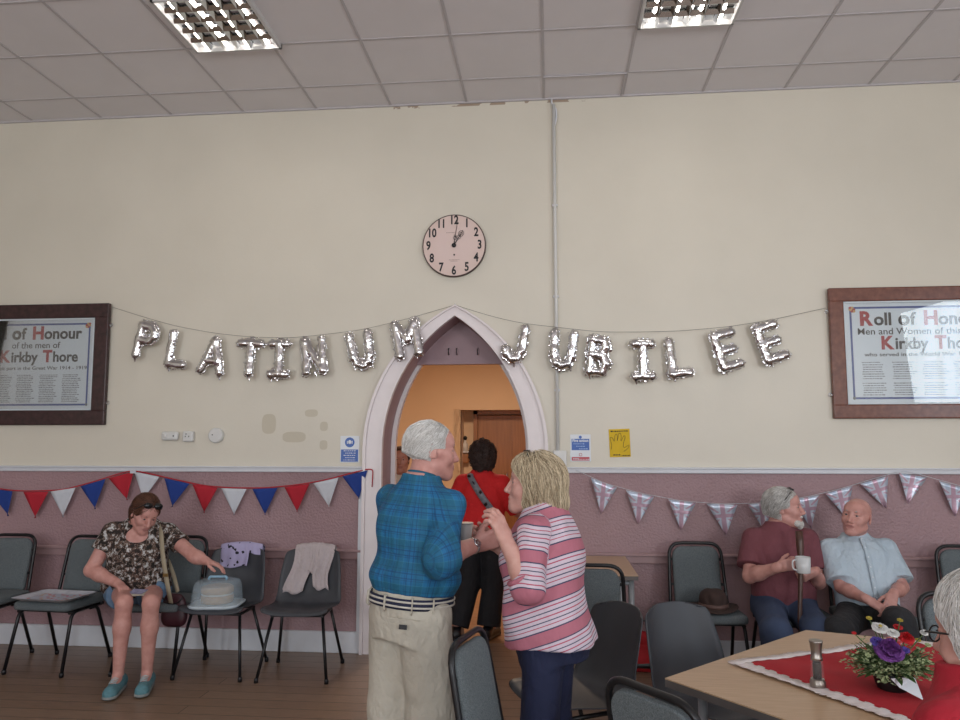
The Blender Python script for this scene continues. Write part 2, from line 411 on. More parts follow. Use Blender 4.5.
class Loft:
    """stack of rounded sections along the Z of frame (R, o): rows (z, x, y, halfwidth, halfdepth)"""
    def __init__(s, o, R, rows, k=0.03, e=2.3, tag=0, top=None, bot=None, sub=False):
        s.o, s.R, s.rows = np.array(o, float), np.array(R, float), np.array(rows, float); s.k, s.e, s.tag, s.sub = k, e, tag, sub
        s.top = rows[-1][0] if top is None else top; s.bot = rows[0][0] if bot is None else bot
        cs = []
        for r in rows:
            for sx in (-1, 1):
                for sy in (-1, 1): cs.append(s.o + s.R @ np.array([r[1] + sx * r[3], r[2] + sy * r[4], r[0]]))
        cs = np.array(cs); s.lo, s.hi = cs.min(0) - k - .03, cs.max(0) + k + .03
    def loc(s, P): return (P - s.o) @ s.R
    def d(s, P):
        p = s.loc(P); z = np.clip(p[:, 2], s.rows[0, 0], s.rows[-1, 0]); zz = s.rows[:, 0]
        i = np.clip(np.searchsorted(zz, z, 'right') - 1, 0, len(zz) - 2); t = (z - zz[i]) / (zz[i + 1] - zz[i])
        # catmull-rom through the rows
        r = s.rows; n = len(r); a, b, c, e_ = r[np.maximum(i - 1, 0)], r[i], r[i + 1], r[np.minimum(i + 2, n - 1)]
        T = t[:, None]; q = .5 * (2 * b + (c - a) * T + (2 * a - 5 * b + 4 * c - e_) * T ** 2 + (3 * b - a - 3 * c + e_) * T ** 3)
        w, dd = np.maximum(q[:, 3], .004), np.maximum(q[:, 4], .004)
        m = (np.abs((p[:, 0] - q[:, 1]) / w) ** s.e + np.abs((p[:, 1] - q[:, 2]) / dd) ** s.e) ** (1 / s.e)
        side = (m - 1) * np.minimum(w, dd)
        return np.maximum(side, np.maximum(p[:, 2] - s.top, s.bot - p[:, 2]))
class Plane:   # cut away everything on the +n side
    def __init__(s, q, n, k=0.004): s.q, s.n, s.k, s.sub, s.tag = np.array(q, float), np.array(n, float) / np.linalg.norm(n), k, 'cut', 0
    def d(s, P): return (P - s.q) @ s.n
def smin(a, b, k): h = np.maximum(k - np.abs(a - b), 0) / k; return np.minimum(a, b) - h * h * k * .25
def _apply(f, p, P):
    d = p.d(P)
    if p.sub == 'cut': return -smin(-f, -d, p.k)
    if p.sub: return -smin(-f, d, p.k)
    return smin(f, d, p.k)
def evalp(prims, P, disp=None):
    f = np.full(len(P), 1.0)
    for p in prims: f = _apply(f, p, P)
    return f + disp(P) if disp else f
def wob(amp, freq, seed=0, sq=(1, 1, 1), n=6):
    r = np.random.RandomState(seed); D = r.normal(size=(n, 3)); D /= np.linalg.norm(D, axis=1)[:, None]
    D = D * np.array(sq); ph = r.uniform(0, 6.28, n); fr = freq * r.uniform(.6, 1.7, n)
    def g(P): return amp * (np.sin(P @ D.T * fr + ph)).sum(1) / n * 1.8
    return g
def field(prims, lo, hi, h, disp=None):
    lo, hi = np.array(lo, float), np.array(hi, float); n = np.ceil((hi - lo) / h).astype(int) + 1
    ax = [lo[i] + h * np.arange(n[i]) for i in range(3)]; F = np.full(n, 1.0, np.float32)
    for p in prims:
        if p.sub == 'cut': i0, i1 = np.zeros(3, int), n
        else: i0 = np.maximum(np.floor((p.lo - lo) / h).astype(int), 0); i1 = np.minimum(np.ceil((p.hi - lo) / h).astype(int) + 1, n)
        if (i1 <= i0).any(): continue
        sl = tuple(slice(i0[i], i1[i]) for i in range(3)); G = np.meshgrid(*[ax[i][sl[i]] for i in range(3)], indexing='ij')
        P = np.stack([g.ravel() for g in G], 1); F[sl] = _apply(F[sl].ravel(), p, P).reshape(F[sl].shape)
    if disp:
        near = np.argwhere(np.abs(F) < .03); P = lo + h * near; F[tuple(near.T)] += disp(P)
    return F, lo
def surface(F, lo, h):
    s = F < 0; nx, ny, nz = F.shape; acc = np.zeros((nx - 1, ny - 1, nz - 1, 3), np.float32); cnt = np.zeros((nx - 1, ny - 1, nz - 1), np.int16)
    edges = []
    for ax in range(3):
        sl0 = [slice(None)] * 3; sl1 = [slice(None)] * 3; sl0[ax] = slice(0, -1); sl1[ax] = slice(1, None)
        cr = np.argwhere(s[tuple(sl0)] != s[tuple(sl1)]); a = F[tuple(cr.T)]; e = np.zeros(3, int); e[ax] = 1
        b = F[tuple((cr + e).T)]; t = a / (a - b); pos = cr.astype(np.float32); pos[:, ax] += t
        o1, o2 = [i for i in range(3) if i != ax]
        for d1 in (0, -1):
            for d2 in (0, -1):
                c = cr.copy(); c[:, o1] += d1; c[:, o2] += d2
                ok = (c >= 0).all(1) & (c < np.array(acc.shape[:3])).all(1)
                ci = tuple(c[ok].T); np.add.at(acc, ci, pos[ok]); np.add.at(cnt, ci, 1)
        edges.append((ax, cr, a < 0))
    act = cnt > 0; idx = np.full(act.shape, -1, int); idx[act] = np.arange(act.sum())
    V = acc[act] / cnt[act][:, None] * h + lo; Q = []
    for ax, cr, neg in edges:
        o1, o2 = (ax + 1) % 3, (ax + 2) % 3
        ok = (cr[:, o1] > 0) & (cr[:, o2] > 0) & (cr[:, o1] < act.shape[o1]) & (cr[:, o2] < act.shape[o2]); c, ng = cr[ok], neg[ok]
        def g(d1, d2): q = c.copy(); q[:, o1] += d1; q[:, o2] += d2; return idx[tuple(q.T)]
        q = np.stack([g(-1, -1), g(0, -1), g(0, 0), g(-1, 0)], 1); q[~ng] = q[~ng][:, ::-1]; Q.append(q)
    return V, np.concatenate(Q)
def clean(V, Q):
    Q = Q[(Q >= 0).all(1)]; u, inv = np.unique(Q, return_inverse=True); return V[u], inv.reshape(Q.shape)
def bounds(prims):
    P = [p for p in prims if not p.sub]; return np.min([p.lo for p in P], 0), np.max([p.hi for p in P], 0)
def sdf(prims, h, disp=None, lo=None, hi=None, smooth=1):
    if lo is None: lo, hi = bounds(prims)
    F, o = field(prims, lo, hi, h, disp)
    V, Q = clean(*surface(F, o, h))
    for _ in range(smooth):   # light relaxation
        s = np.zeros_like(V); c = np.zeros(len(V))
        for i in range(4):
            np.add.at(s, Q[:, i], V[Q[:, (i + 1) % 4]]); np.add.at(c, Q[:, i], 1)
        V = V * .5 + .5 * s / np.maximum(c, 1)[:, None]
    return V, Q
def np_mesh(name, V, Q, m, parent=None, attr=None):
    me = bpy.data.meshes.new(name); me.vertices.add(len(V)); me.vertices.foreach_set('co', np.asarray(V, np.float32).ravel())
    me.loops.add(Q.size); me.loops.foreach_set('vertex_index', Q.astype(np.int32).ravel())
    me.polygons.add(len(Q)); k = Q.shape[1]
    me.polygons.foreach_set('loop_start', np.arange(0, Q.size, k, dtype=np.int32)); me.update(calc_edges=True)
    me.polygons.foreach_set('use_smooth', np.ones(len(Q), bool))
    for nm, val in (attr or {}).items():
        val = np.asarray(val, np.float32)
        if val.ndim == 1: a = me.attributes.new(nm, 'FLOAT', 'POINT'); a.data.foreach_set('value', val)
        else: a = me.attributes.new(nm, 'FLOAT_VECTOR', 'POINT'); a.data.foreach_set('vector', val.ravel())
    me.validate(); me.update()
    return link(name, me, m, parent)
def sdf_obj(name, prims, h, m, parent=None, disp=None, attr=None, smooth=1):
    V, Q = sdf(prims, h, disp, smooth=smooth); return np_mesh(name, V, Q, m, parent, {k: f(V) for k, f in (attr or {}).items()})

# ---------------------------------------------------------------- chairs
def fabric(name, a, b_, scale=260, rough=0.95):
    g = N(name); v = g.coord(); n = g.noise(v, scale, 2, .7); n2 = g.noise(v, 5, 3)
    g.base(g.mix(g.math('MULTIPLY', n2, .35), g.ramp(n, [(.35, lin(a)), (.65, lin(b_))]), lin(a))); g.set(Roughness=rough); g.bump(n, .25, .003); return g.m
M_seat = fabric('grey_green_weave', '4c5356', '737b7f')
M_shell = mat('charcoal_plastic', '393b41', 0.5, var=0.06, vscale=8, bump=0.08, bscale=350)
def rrect(w_, h_, r, n=5, top_only=False):
    pts = []
    for (cx, cz, a0, rr) in ((w_ / 2 - r, h_ / 2 - r, 0, r), (-w_ / 2 + r, h_ / 2 - r, 90, r), (-w_ / 2 + .02, -h_ / 2 + .02, 180, .02), (w_ / 2 - .02, -h_ / 2 + .02, 270, .02)):
        for k in range(n + 1):
            a = math.radians(a0 + 90 * k / n); pts.append((cx + rr * math.cos(a), cz + rr * math.sin(a)))
    return pts
def pad(outline, thick, crown, M, name, m, parent):
    """upholstered pad: rounded outline in local XY, domed on +Z"""
    b = MB(); n = len(outline); rings = []
    for (sc, z) in ((.985, -thick / 2), (1.0, -thick * .25), (1.0, thick * .2), (.975, thick * .45), (.9, thick * .5 + crown * .35), (.7, thick * .5 + crown * .75), (.4, thick * .5 + crown * .95), (.12, thick * .5 + crown)):
        rings.append([b.bm.verts.new((x * sc, y * sc, z)) for x, y in outline])
    for i in range(len(rings) - 1):
        for k in range(n):
            f = b.bm.faces.new((rings[i][k], rings[i][(k + 1) % n], rings[i + 1][(k + 1) % n], rings[i + 1][k])); f.smooth = True
    b.bm.faces.new(rings[0][::-1]); b.bm.faces.new(rings[-1])
    bmesh.ops.transform(b.bm, matrix=M, verts=b.bm.verts[:]); return b.build(name, m, parent)
def make_fabric_chair(label, group=None):
    t = thing('stacking_chair', label, 'chair', group=group)
    SH = .405
    pad([(x, y) for x, y in rrect(.43, .41, .05)], .045, .018, Matrix.Translation((0, -.01, SH + .025)) @ Matrix.Rotation(math.radians(180), 4, 'Z'), 'seat', M_seat, t)
    tilt = math.radians(11)
    MBk = Matrix.Translation((0, .235, .632)) @ Matrix.Rotation(-tilt, 4, 'X') @ Matrix.Rotation(math.radians(90), 4, 'X')
    pad(rrect(.312, .37, .07, 7), .03, .012, MBk, 'backrest', M_seat, t)
    def up(x, z): return (x, .235 + (z - .65) * math.tan(tilt) + .004, z)
    MB().tube(bend([(-.20, .13, .39), up(-.188, .44), up(-.172, .835), up(.172, .835), up(.188, .44), (.20, .13, .39)], .085, 7), .0115, 8).build('back_frame', M_blackm, t)
    for z in (.57, .73):
        for sx in (-1, 1): MB().box(up(sx * .168, z), (.022, .014, .018), bev=.003).build('back_bracket', M_blackm, t)
    b = MB()
    for sx in (-1, 1): b.tube([(sx * .19, -.17, .39), (sx * .19, .17, .39)], .011, 8)
    b.tube([(-.19, -.13, .39), (.19, -.13, .39)], .009, 8).tube([(-.19, .12, .39), (.19, .12, .39)], .009, 8); b.build('seat_frame', M_blackm, t)
    for sx in (-1, 1):
        l = MB().tube(bend([(sx * .195, -.03, .39), (sx * .195, -.15, .39), (sx * .212, -.235, .012)], .05, 5), .0115, 8).build('leg', M_blackm, t)
        MB().lathe([(.014, 0), (.015, .02), (.012, .03)], (sx * .212, -.235, 0), 10).build('foot_cap', M_black, l)
        l = MB().tube(bend([(sx * .195, .03, .383), (sx * .197, .10, .383), (sx * .212, .25, .012)], .05, 5), .0115, 8).build('leg', M_blackm, t)
        MB().lathe([(.014, 0), (.015, .02), (.012, .03)], (sx * .212, .25, 0), 10).build('foot_cap', M_black, l)
    return t
def make_poly_chair(label, group=None):
    t = thing('polypropylene_chair', label, 'chair', group=group)
    prof = [(-.215, .405), (-.20, .427), (-.12, .425), (-.02, .412), (.08, .41), (.15, .43), (.195, .505), (.225, .60), (.25, .68), (.275, .755), (.285, .785)]
    pv = [Vector((0, y, z)) for y, z in prof]
    def C(u):
        u = u * (len(pv) - 1); i = min(int(u), len(pv) - 2); f = u - i
        a, b_, c, d = pv[max(i - 1, 0)], pv[i], pv[i + 1], pv[min(i + 2, len(pv) - 1)]
        return .5 * (2 * b_ + (c - a) * f + (2 * a - 5 * b_ + 4 * c - d) * f * f + (3 * b_ - a - 3 * c + d) * f ** 3)
    def P(u, v):
        c = C(u); s_ = v * 2 - 1
        wd = .215 + .012 * math.sin(u * math.pi) if u < .55 else .222 - .05 * ((u - .55) / .45) ** 1.6
        end = 1 - .10 * max(0, (u - .86) / .14) ** 2 - .06 * max(0, (.06 - u) / .06) ** 2
        x = s_ * wd * end
        curl = abs(s_) ** 3.2
        tb = min(1, max(0, (u - .35) / .3))
        return Vector((x, c.y - tb * curl * .05 - .0 , c.z + (1 - tb) * curl * .022 - max(0, u - .85) / .15 * abs(s_) ** 3 * .025))
    MB().grid(P, 30, 16, thick=.005).build('seat_shell', M_shell, t)
    b = MB(); b.tube(bend([(-.17, -.13, .395), (.17, -.13, .395)], .01), .01).tube([(-.17, .11, .393), (.17, .11, .393)], .01)
    for sx in (-1, 1): b.tube([(sx * .165, -.14, .393), (sx * .165, .12, .391)], .01)
    b.build('under_frame', M_blackm, t)
    for sx in (-1, 1):
        for (y0, y1) in ((-.12, -.225), (.10, .225)):
            l = MB().tube([(sx * .165, y0, .393), (sx * .225, y1, .01)], .0105, 8).build('leg', M_blackm, t)
            MB().lathe([(.014, 0), (.014, .022), (.011, .03)], (sx * .225, y1, 0), 10).build('foot_cap', M_black, l)
    return t
G1, G2 = 'grey padded stacking chairs', 'charcoal plastic chairs'
fc = make_fabric_chair('grey padded chair cut by the picture edge, next to the chair with the tray', G1)
fc.location = (-3.98, -.47, 0)
def fch(x, y, rz, label): return copy_tree(fc, (x, y, 0), math.radians(rz), label)
fch(-3.37, -.50, -4, 'grey padded chair carrying the tray, beside the seated woman')
fch(-2.66, -.46, 0, 'padded chair on which the woman in the floral top sits')
fch(.985, -.47, 2, 'grey padded chair against the wall with the brown hat on its seat')
fch(1.52, -.47, 0, 'padded chair carrying the man in the maroon t-shirt')
fch(2.02, -.47, 0, 'padded chair carrying the man in the pale blue shirt')
def back_at(u, v, z, rz, off):   # chair placed so that the top of its back stands where (u, v) shows it
    p = on(u, v, z); a = math.radians(rz); return p.x + off * math.sin(a), p.y - off * math.cos(a), rz
def fcb(u, v, rz, label): return fch(*back_at(u, v, .835, rz, .27), label)
fch(2.70, -.47, -3, 'grey padded chair against the wall beyond the pale blue shirted man')
fcb(591, 565, 178, 'grey padded chair turned to the small table by the wall, seen from behind')
fcb(468, 636, 76, 'grey padded chair with rounded back right behind the man in the plaid shirt')
fcb(650, 690, 128, 'grey padded chair pushed to the low corner of the wooden table, only its top showing')
fcb(952, 593, 12, 'grey padded chair across the wooden table, beyond the white haired woman')
pc = make_poly_chair('charcoal plastic chair under the clear cake box', G2); pc.location = (-2.21, -.50, 0)
def pch(x, y, rz, label): return copy_tree(pc, (x, y, 0), math.radians(rz), label)
pch(-1.66, -.50, 3, 'charcoal plastic chair with the cream cardigan over its back')
def pcb(u, v, rz, label): return pch(*back_at(u, v, .785, rz, .28), label)
pch(.10, -2.10, -60, 'charcoal plastic chair behind the woman in the striped top')
pcb(668, 602, 34, 'charcoal plastic chair drawn up to the corner of the wooden table')
# ---------------------------------------------------------------- tables
M_ply = None
def wood_top():
    g = N('beech_laminate'); n = g.noise(g.coord((3, 40, 1), rot=(0, 0, .6)), 3, 5)
    g.base(g.ramp(n, [(.3, lin('b39474')), (.7, lin('c5a788'))])); g.set(Roughness=.32); return g.m
M_top = wood_top()
M_edge = mat('grey_table_edge', '5e5856', .5, var=.05); M_edgel = mat('pale_edge_strip', 'cdbba6', .5, var=.03)
M_greytube = mat('grey_steel_tube', '8f9296', .4, metal=.3, var=.05)
def table(name, label, poly, z, legs, lr=.016, m_leg=M_greytube, tk=.028):
    cx = sum(p[0] for p in poly) / len(poly); cy = sum(p[1] for p in poly) / len(poly)
    t = thing(name, label, 'table', (cx, cy, 0)); q = [(x - cx, y - cy) for x, y in poly]
    MB().prism(q, 'z', z - .004, z).build('tabletop', M_top, t)
    MB().prism([(x * .999, y * .999) for x, y in q], 'z', z - tk, z - .004).build('edge_band', M_edge, t)
    b = MB(); ins = [(x - cx, y - cy) for x, y in legs]
    for i in range(len(ins)):
        a, c = ins[i], ins[(i + 1) % len(ins)]; b.tube([(a[0], a[1], z - .05), (c[0], c[1], z - .05)], .014, 8)
    b.build('under_frame', m_leg, t)
    for (x, y) in ins: MB().tube([(x, y, z - tk), (x, y, 0)], lr, 10).build('leg', m_leg, t)
    return t
TP = [(.377, -2.834), (1.073, -2.114), (2.15, -2.50), (.98, -3.58)]
table('trapezoid_table', 'wooden trapezoid table holding the red cloth and flowers', TP, .72, [(.50, -2.83), (1.08, -2.24), (1.98, -2.52), (.99, -3.43)])
table('square_table', 'small beech topped table against the wall behind the padded chair', [(-.04, -.06), (.52, -.06), (.52, -.85), (-.04, -.85)], .72, [(.0, -.1), (.48, -.1), (.48, -.81), (.0, -.81)], .018)
# red cloth with frayed white border
def cloth():
    A, B_, D_ = Vector((.627, -2.649)), Vector((1.43, -2.235)), Vector((1.02, -3.27))
    eu, ev = (B_ - A), (D_ - A)
    def P(u, v):
        p = A + eu * u + ev * v
        z = .7235 + .0022 * math.sin(9 * u + 5 * v) * math.sin(7 * v + 1) + .0018 * math.sin(23 * u - 11 * v) + .0035
        return Vector((p.x, p.y, z))
    b = MB(); b.grid(lambda u, v: P(.055 + .89 * u, .055 + .89 * v), 40, 40, thick=.0015)
    t = b.build('table_cloth', mat('red_cotton', 'a81624', .85, var=.08, vscale=12, bump=.3, bscale=300))
    tag(t, 'red cloth with frayed white border spread on the wooden table', 'tablecloth')
    b = MB(); r = random.Random(3)
    jit = [[r.uniform(-.006, .006) for _ in range(121)] for _ in range(4)]
    for k, (f) in enumerate((lambda u, w_: (u, w_), lambda u, w_: (u, 1 - w_), lambda u, w_: (w_, u), lambda u, w_: (1 - w_, u))):
        b.grid(lambda u, v, f=f, k=k: P(*f(u, (0 + jit[k][int(u * 120)]) if v < .3 else v * .062)) + Vector((0, 0, .0018 + .0012 * math.sin(u * 90 + k))), 120, 2, thick=.0012)
    b.build('frayed_border', mat('white_lace', 'd9d0ce', .9, var=.08, vscale=60, bump=.4, bscale=200), t)
cloth()
# ---------------------------------------------------------------- foil balloon letters on a string
def foil():
    g = N('silver_foil'); v = g.coord()
    w1 = g.noise(g.coord((1, 1, .6)), 16, 3, .6); w2 = g.noise(v, 70, 2, .6)
    g.base(lin('d9d8da')); g.set(Roughness=.13, Metallic=1.0); g.bump(g.math('ADD', w1, g.math('MULTIPLY', w2, .12)), .28, .02); return g.m
M_foil = foil()
GL = {
 'P': [[(0, 0), (0, 1)], [(0, 1), (.36, .99), (.5, .84), (.5, .68), (.36, .53), (0, .52)]],
 'L': [[(0, 1), (0, 0), (.5, 0)]],
 'A': [[(0, 0), (.34, 1), (.66, 0)], [(.15, .34), (.51, .34)]],
 'T': [[(0, .97), (.34, 1), (.68, .97)], [(.34, 1), (.34, 0)]],
 'I': [[(0, 1), (.5, 1)], [(.25, 1), (.25, 0)], [(0, 0), (.5, 0)]],
 'N': [[(0, 0), (0, 1)], [(0, 1), (.58, 0)], [(.58, 0), (.58, 1)]],
 'U': [[(0, 1), (.04, .3), (.14, .08), (.30, 0), (.46, .08), (.56, .3), (.6, 1)]],
 'M': [[(0, 0), (0, 1)], [(0, 1), (.32, .5), (.64, 1)], [(.64, 1), (.64, 0)]],
 'J': [[(.45, 1), (.45, .28), (.36, .06), (.18, 0), (0, .12), (-.04, .26)]],
 'B': [[(0, 0), (0, 1)], [(0, 1), (.34, .98), (.44, .78), (.32, .55), (0, .53)], [(0, .53), (.36, .5), (.5, .27), (.38, .02), (0, 0)]],
 'E': [[(.52, 1), (0, 1), (0, 0), (.52, 0)], [(0, .5), (.44, .5)]]}
LET = [('P', 146, 341, 12), ('L', 178, 349, 8), ('A', 213, 356, 9), ('T', 250, 358, 2), ('I', 279, 359, 0), ('N', 314, 356, -6), ('U', 361, 350, -11), ('M', 407, 339, -11),
       ('J', 515, 343, 10), ('U', 563, 350, 6), ('B', 599, 356, 7), ('I', 643, 360, 0), ('L', 679, 357, -5), ('E', 727, 350, -15), ('E', 771, 342, -18)]
wt = {0: 'first letter of the word', 7: 'last letter of the first word'}
near = ['hanging closest to the older roll of honour frame', 'between the P and the A', 'third from the dark framed roll', 'between the A and the I', 'between the T and the N',
        'between the I and the U', 'between the N and the M', 'overlapping the edge of the arch moulding', 'beside the curve of the arch', 'in front of the vertical wall pipe',
        'next to the wall pipe', 'with crumpled stem between the B and the L', 'between the crumpled I and the first E', 'between the L and the last E', 'hanging closest to the brown framed roll']
HL = .235
def letter(i, ch, u, v, ang):
    y = -.075; c = at(u, v, y); st = GL[ch]; xs_ = [p[0] for s_ in st for p in s_]; mx = (min(xs_) + max(xs_)) / 2
    def tr(p): return np.array([(p[0] - mx) * HL, 0.0, (p[1] - .5) * HL])
    A = []
    flat = np.eye(3); sc = np.array([1.0, .8, 1.0])
    for s_ in st:
        for k in range(len(s_) - 1):
            A.append(Cap(tr(s_[k]), tr(s_[k + 1]), (.034), (.034), .006, flat, sc))
    tail = {'P': (0, 0), 'L': (0, 0), 'A': (.66, 0), 'T': (.34, 0), 'I': (0, 0), 'N': (.3, .05), 'U': (.55, .1), 'M': (.5, .05), 'J': (.25, 0), 'B': (0, 0), 'E': (0, 0)}[ch]
    q = tr(tail); A.append(Cap(q + np.array([0, 0, -.02]), q + np.array([.012, 0, -.055]), .012, .006, .01))
    # crinkled welded rim: a thinner, wider band round the strokes
    rim = [Cap(p.a, p.b, (.0385), (.0385), .004, flat, np.array([1, .14, 1])) for p in A[:-1]]
    o = sdf_obj('foil_letter_balloon', A, .0042, M_foil, None, disp=lambda P: wob(.0030, 48, i)(P) + wob(.0008, 150, i + 50, n=5)(P))
    o.location = c; o.rotation_euler = (math.radians(rnd.uniform(-4, 4)), math.radians(ang), math.radians(rnd.uniform(-8, 8)))
    sdf_obj('welded_rim', rim, .0044, M_foil, o, disp=lambda P: wob(.0012, 240, i + 9, (1, 0, 1))(P), smooth=0)
    tag(o, 'silver foil letter %s balloon, %s' % (ch, near[i]), 'balloon', 'silver foil letter balloons')
for i, a_ in enumerate(LET): letter(i, *a_)
M_string = mat('grey_string', '6a6560', .8, var=0)
def sag(pts, n=8):
    out = []
    for i in range(len(pts) - 1):
        for k in range(n): out.append(pts[i].lerp(pts[i + 1], k / n))
    out.append(pts[-1]); return out
sp = [(112, 307), (140, 316), (175, 326), (213, 333), (250, 337), (290, 338), (320, 335), (361, 330), (407, 319), (455, 305)]
P1 = [at(u, v, -.072 if 0 < i < 9 else -.05) for i, (u, v) in enumerate(sp)]
sp = [(455, 305), (490, 316), (520, 323), (563, 328), (600, 332), (643, 332), (680, 331), (727, 327), (771, 320), (826, 308)]
P2 = [at(u, v, -.072 if 0 < i < 9 else -.05) for i, (u, v) in enumerate(sp)]
o = MB().tube(bend(P1, .1, 4), .0017, 5).build('balloon_string', M_string); tag(o, 'thin string holding the first word of letters, rising to the arch point', 'string')
o = MB().tube(bend(P2, .1, 4), .0017, 5).build('balloon_string', M_string); tag(o, 'thin string holding the second word of letters, running to the brown frame', 'string')
p = at(455, 304, -.05); o = MB().tube([p, p + Vector((0, .06, .0))], .004, 6).build('nail', M_chrome); tag(o, 'small nail above the arch point holding both strings', 'nail')
# ---------------------------------------------------------------- clock
c = at(454.5, 246.5, -.002); R_ = .243
t = thing('wall_clock', 'round pale pink wall clock with black numerals above the arch', 'clock', c)
Mx = Matrix.Rotation(math.radians(90), 3, 'X')
MB().lathe([(R_ - .004, 0), (R_, .006), (R_, .028), (R_ - .006, .032), (R_ - .010, .030)], seg=64, M=Mx).build('clock_rim', mat('clock_edge', '4e3b38', .5), t)
g = N('clock_face_paper'); dd = g.n('ShaderNodeVectorMath', {0: g.coord()}, operation='LENGTH').outputs['Value']
g.base(g.mix(g.noise(g.coord(), 9, 5), g.ramp(g.math('DIVIDE', dd, R_), [(.5, lin('dcc4bf')), (1.0, lin('d4bcb2'))]), lin('e0cbc4'))); g.set(Roughness=.6)
MB().lathe([(R_ - .006, .0), (R_ - .006, .031)], seg=64, M=Mx).build('clock_face', g.m, t)
for k in range(1, 13):
    a = math.radians(30 * k); text('numeral', str(k), .094, M_black, t, (.196 * math.sin(a), -.032, .196 * math.cos(a)), bold=.0028, sx=.74)
b = MB()
for (x, z, wd) in ((-.03, .1, .06), (.0, -.112, .075), (.0, -.122, .05)):
    r = random.Random(5)
    xx = x - wd / 2
    while xx < x + wd / 2: l_ = r.uniform(.004, .009); b.box((xx + l_ / 2, -.032, z), (l_, .001, .004)); xx += l_ + .003
b.build('dial_lettering', mat('faint_brown_print', 'a58d86', .7, var=0), t)['kind'] = 'stuff'
MB().lathe([(.007, .0), (.007, .002)], (0.002, -.031, -.073), 12, M=Mx).build('winding_hole', M_black, t)
def hand(name, ang, ln, w_, open_):
    b = MB(); a = math.radians(ang); d = Vector((math.sin(a), 0, math.cos(a))); n = Vector((d.z, 0, -d.x)); y = Vector((0, -.036, 0))
    b.tube([y, y + d * ln], [w_ * .6, w_ * .25], 6)
    for f, r in open_:
        cc = y + d * ln * f; b.tube([cc + (d * math.cos(t_) * r * 1.2 + n * math.sin(t_) * r) for t_ in [k * math.pi / 6 for k in range(12)]], .0016, 5, closed=True)
    b.build(name, M_black, t)
hand('hour_hand', 31, .135, .007, ((.55, .014), (.78, .02), (.78, .010)))
hand('minute_hand', 8, .205, .005, ((.28, .012), (.36, .008)))
MB().lathe([(.017, 0), (.017, .01), (.012, .014)], (0, -.031, 0), 20, M=Mx).build('hand_boss', M_black, t)
# ---------------------------------------------------------------- framed rolls of honour
def frame_wood(name, c1, c2):
    g = N(name); g.base(g.ramp(g.noise(g.coord((6, 6, 6)), 4, 6), [(.3, lin(c1)), (.7, lin(c2))])); g.set(Roughness=.25); g.bump(g.noise(g.coord(), 30, 3), .1, .003); return g.m
M_blue = mat('blue_ink', '243f86', .6, var=.05); M_ink = mat('black_ink', '26262c', .7, var=0); M_redink = mat('red_ink', '9e3038', .7, var=0); M_grink = mat('grey_ink', '6b7078', .8, var=0)
M_paper = mat('roll_paper', 'cfd8de', .5, var=.03, vscale=4); M_gold = mat('gold_leaf', 'c09a58', .5, var=.1)
def glass():
    g = N('picture_glass'); tr = g.n('ShaderNodeBsdfTransparent'); gl = g.n('ShaderNodeBsdfGlossy', {'Roughness': .015}); fr = g.n('ShaderNodeFresnel', {'IOR': 1.6})
    mx = g.n('ShaderNodeMixShader', {0: fr.outputs[0], 1: tr.outputs[0], 2: gl.outputs[0]}); g.l(mx.outputs[0], g.t.nodes['Material Output'].inputs[0]); return g.m
M_glass = glass()
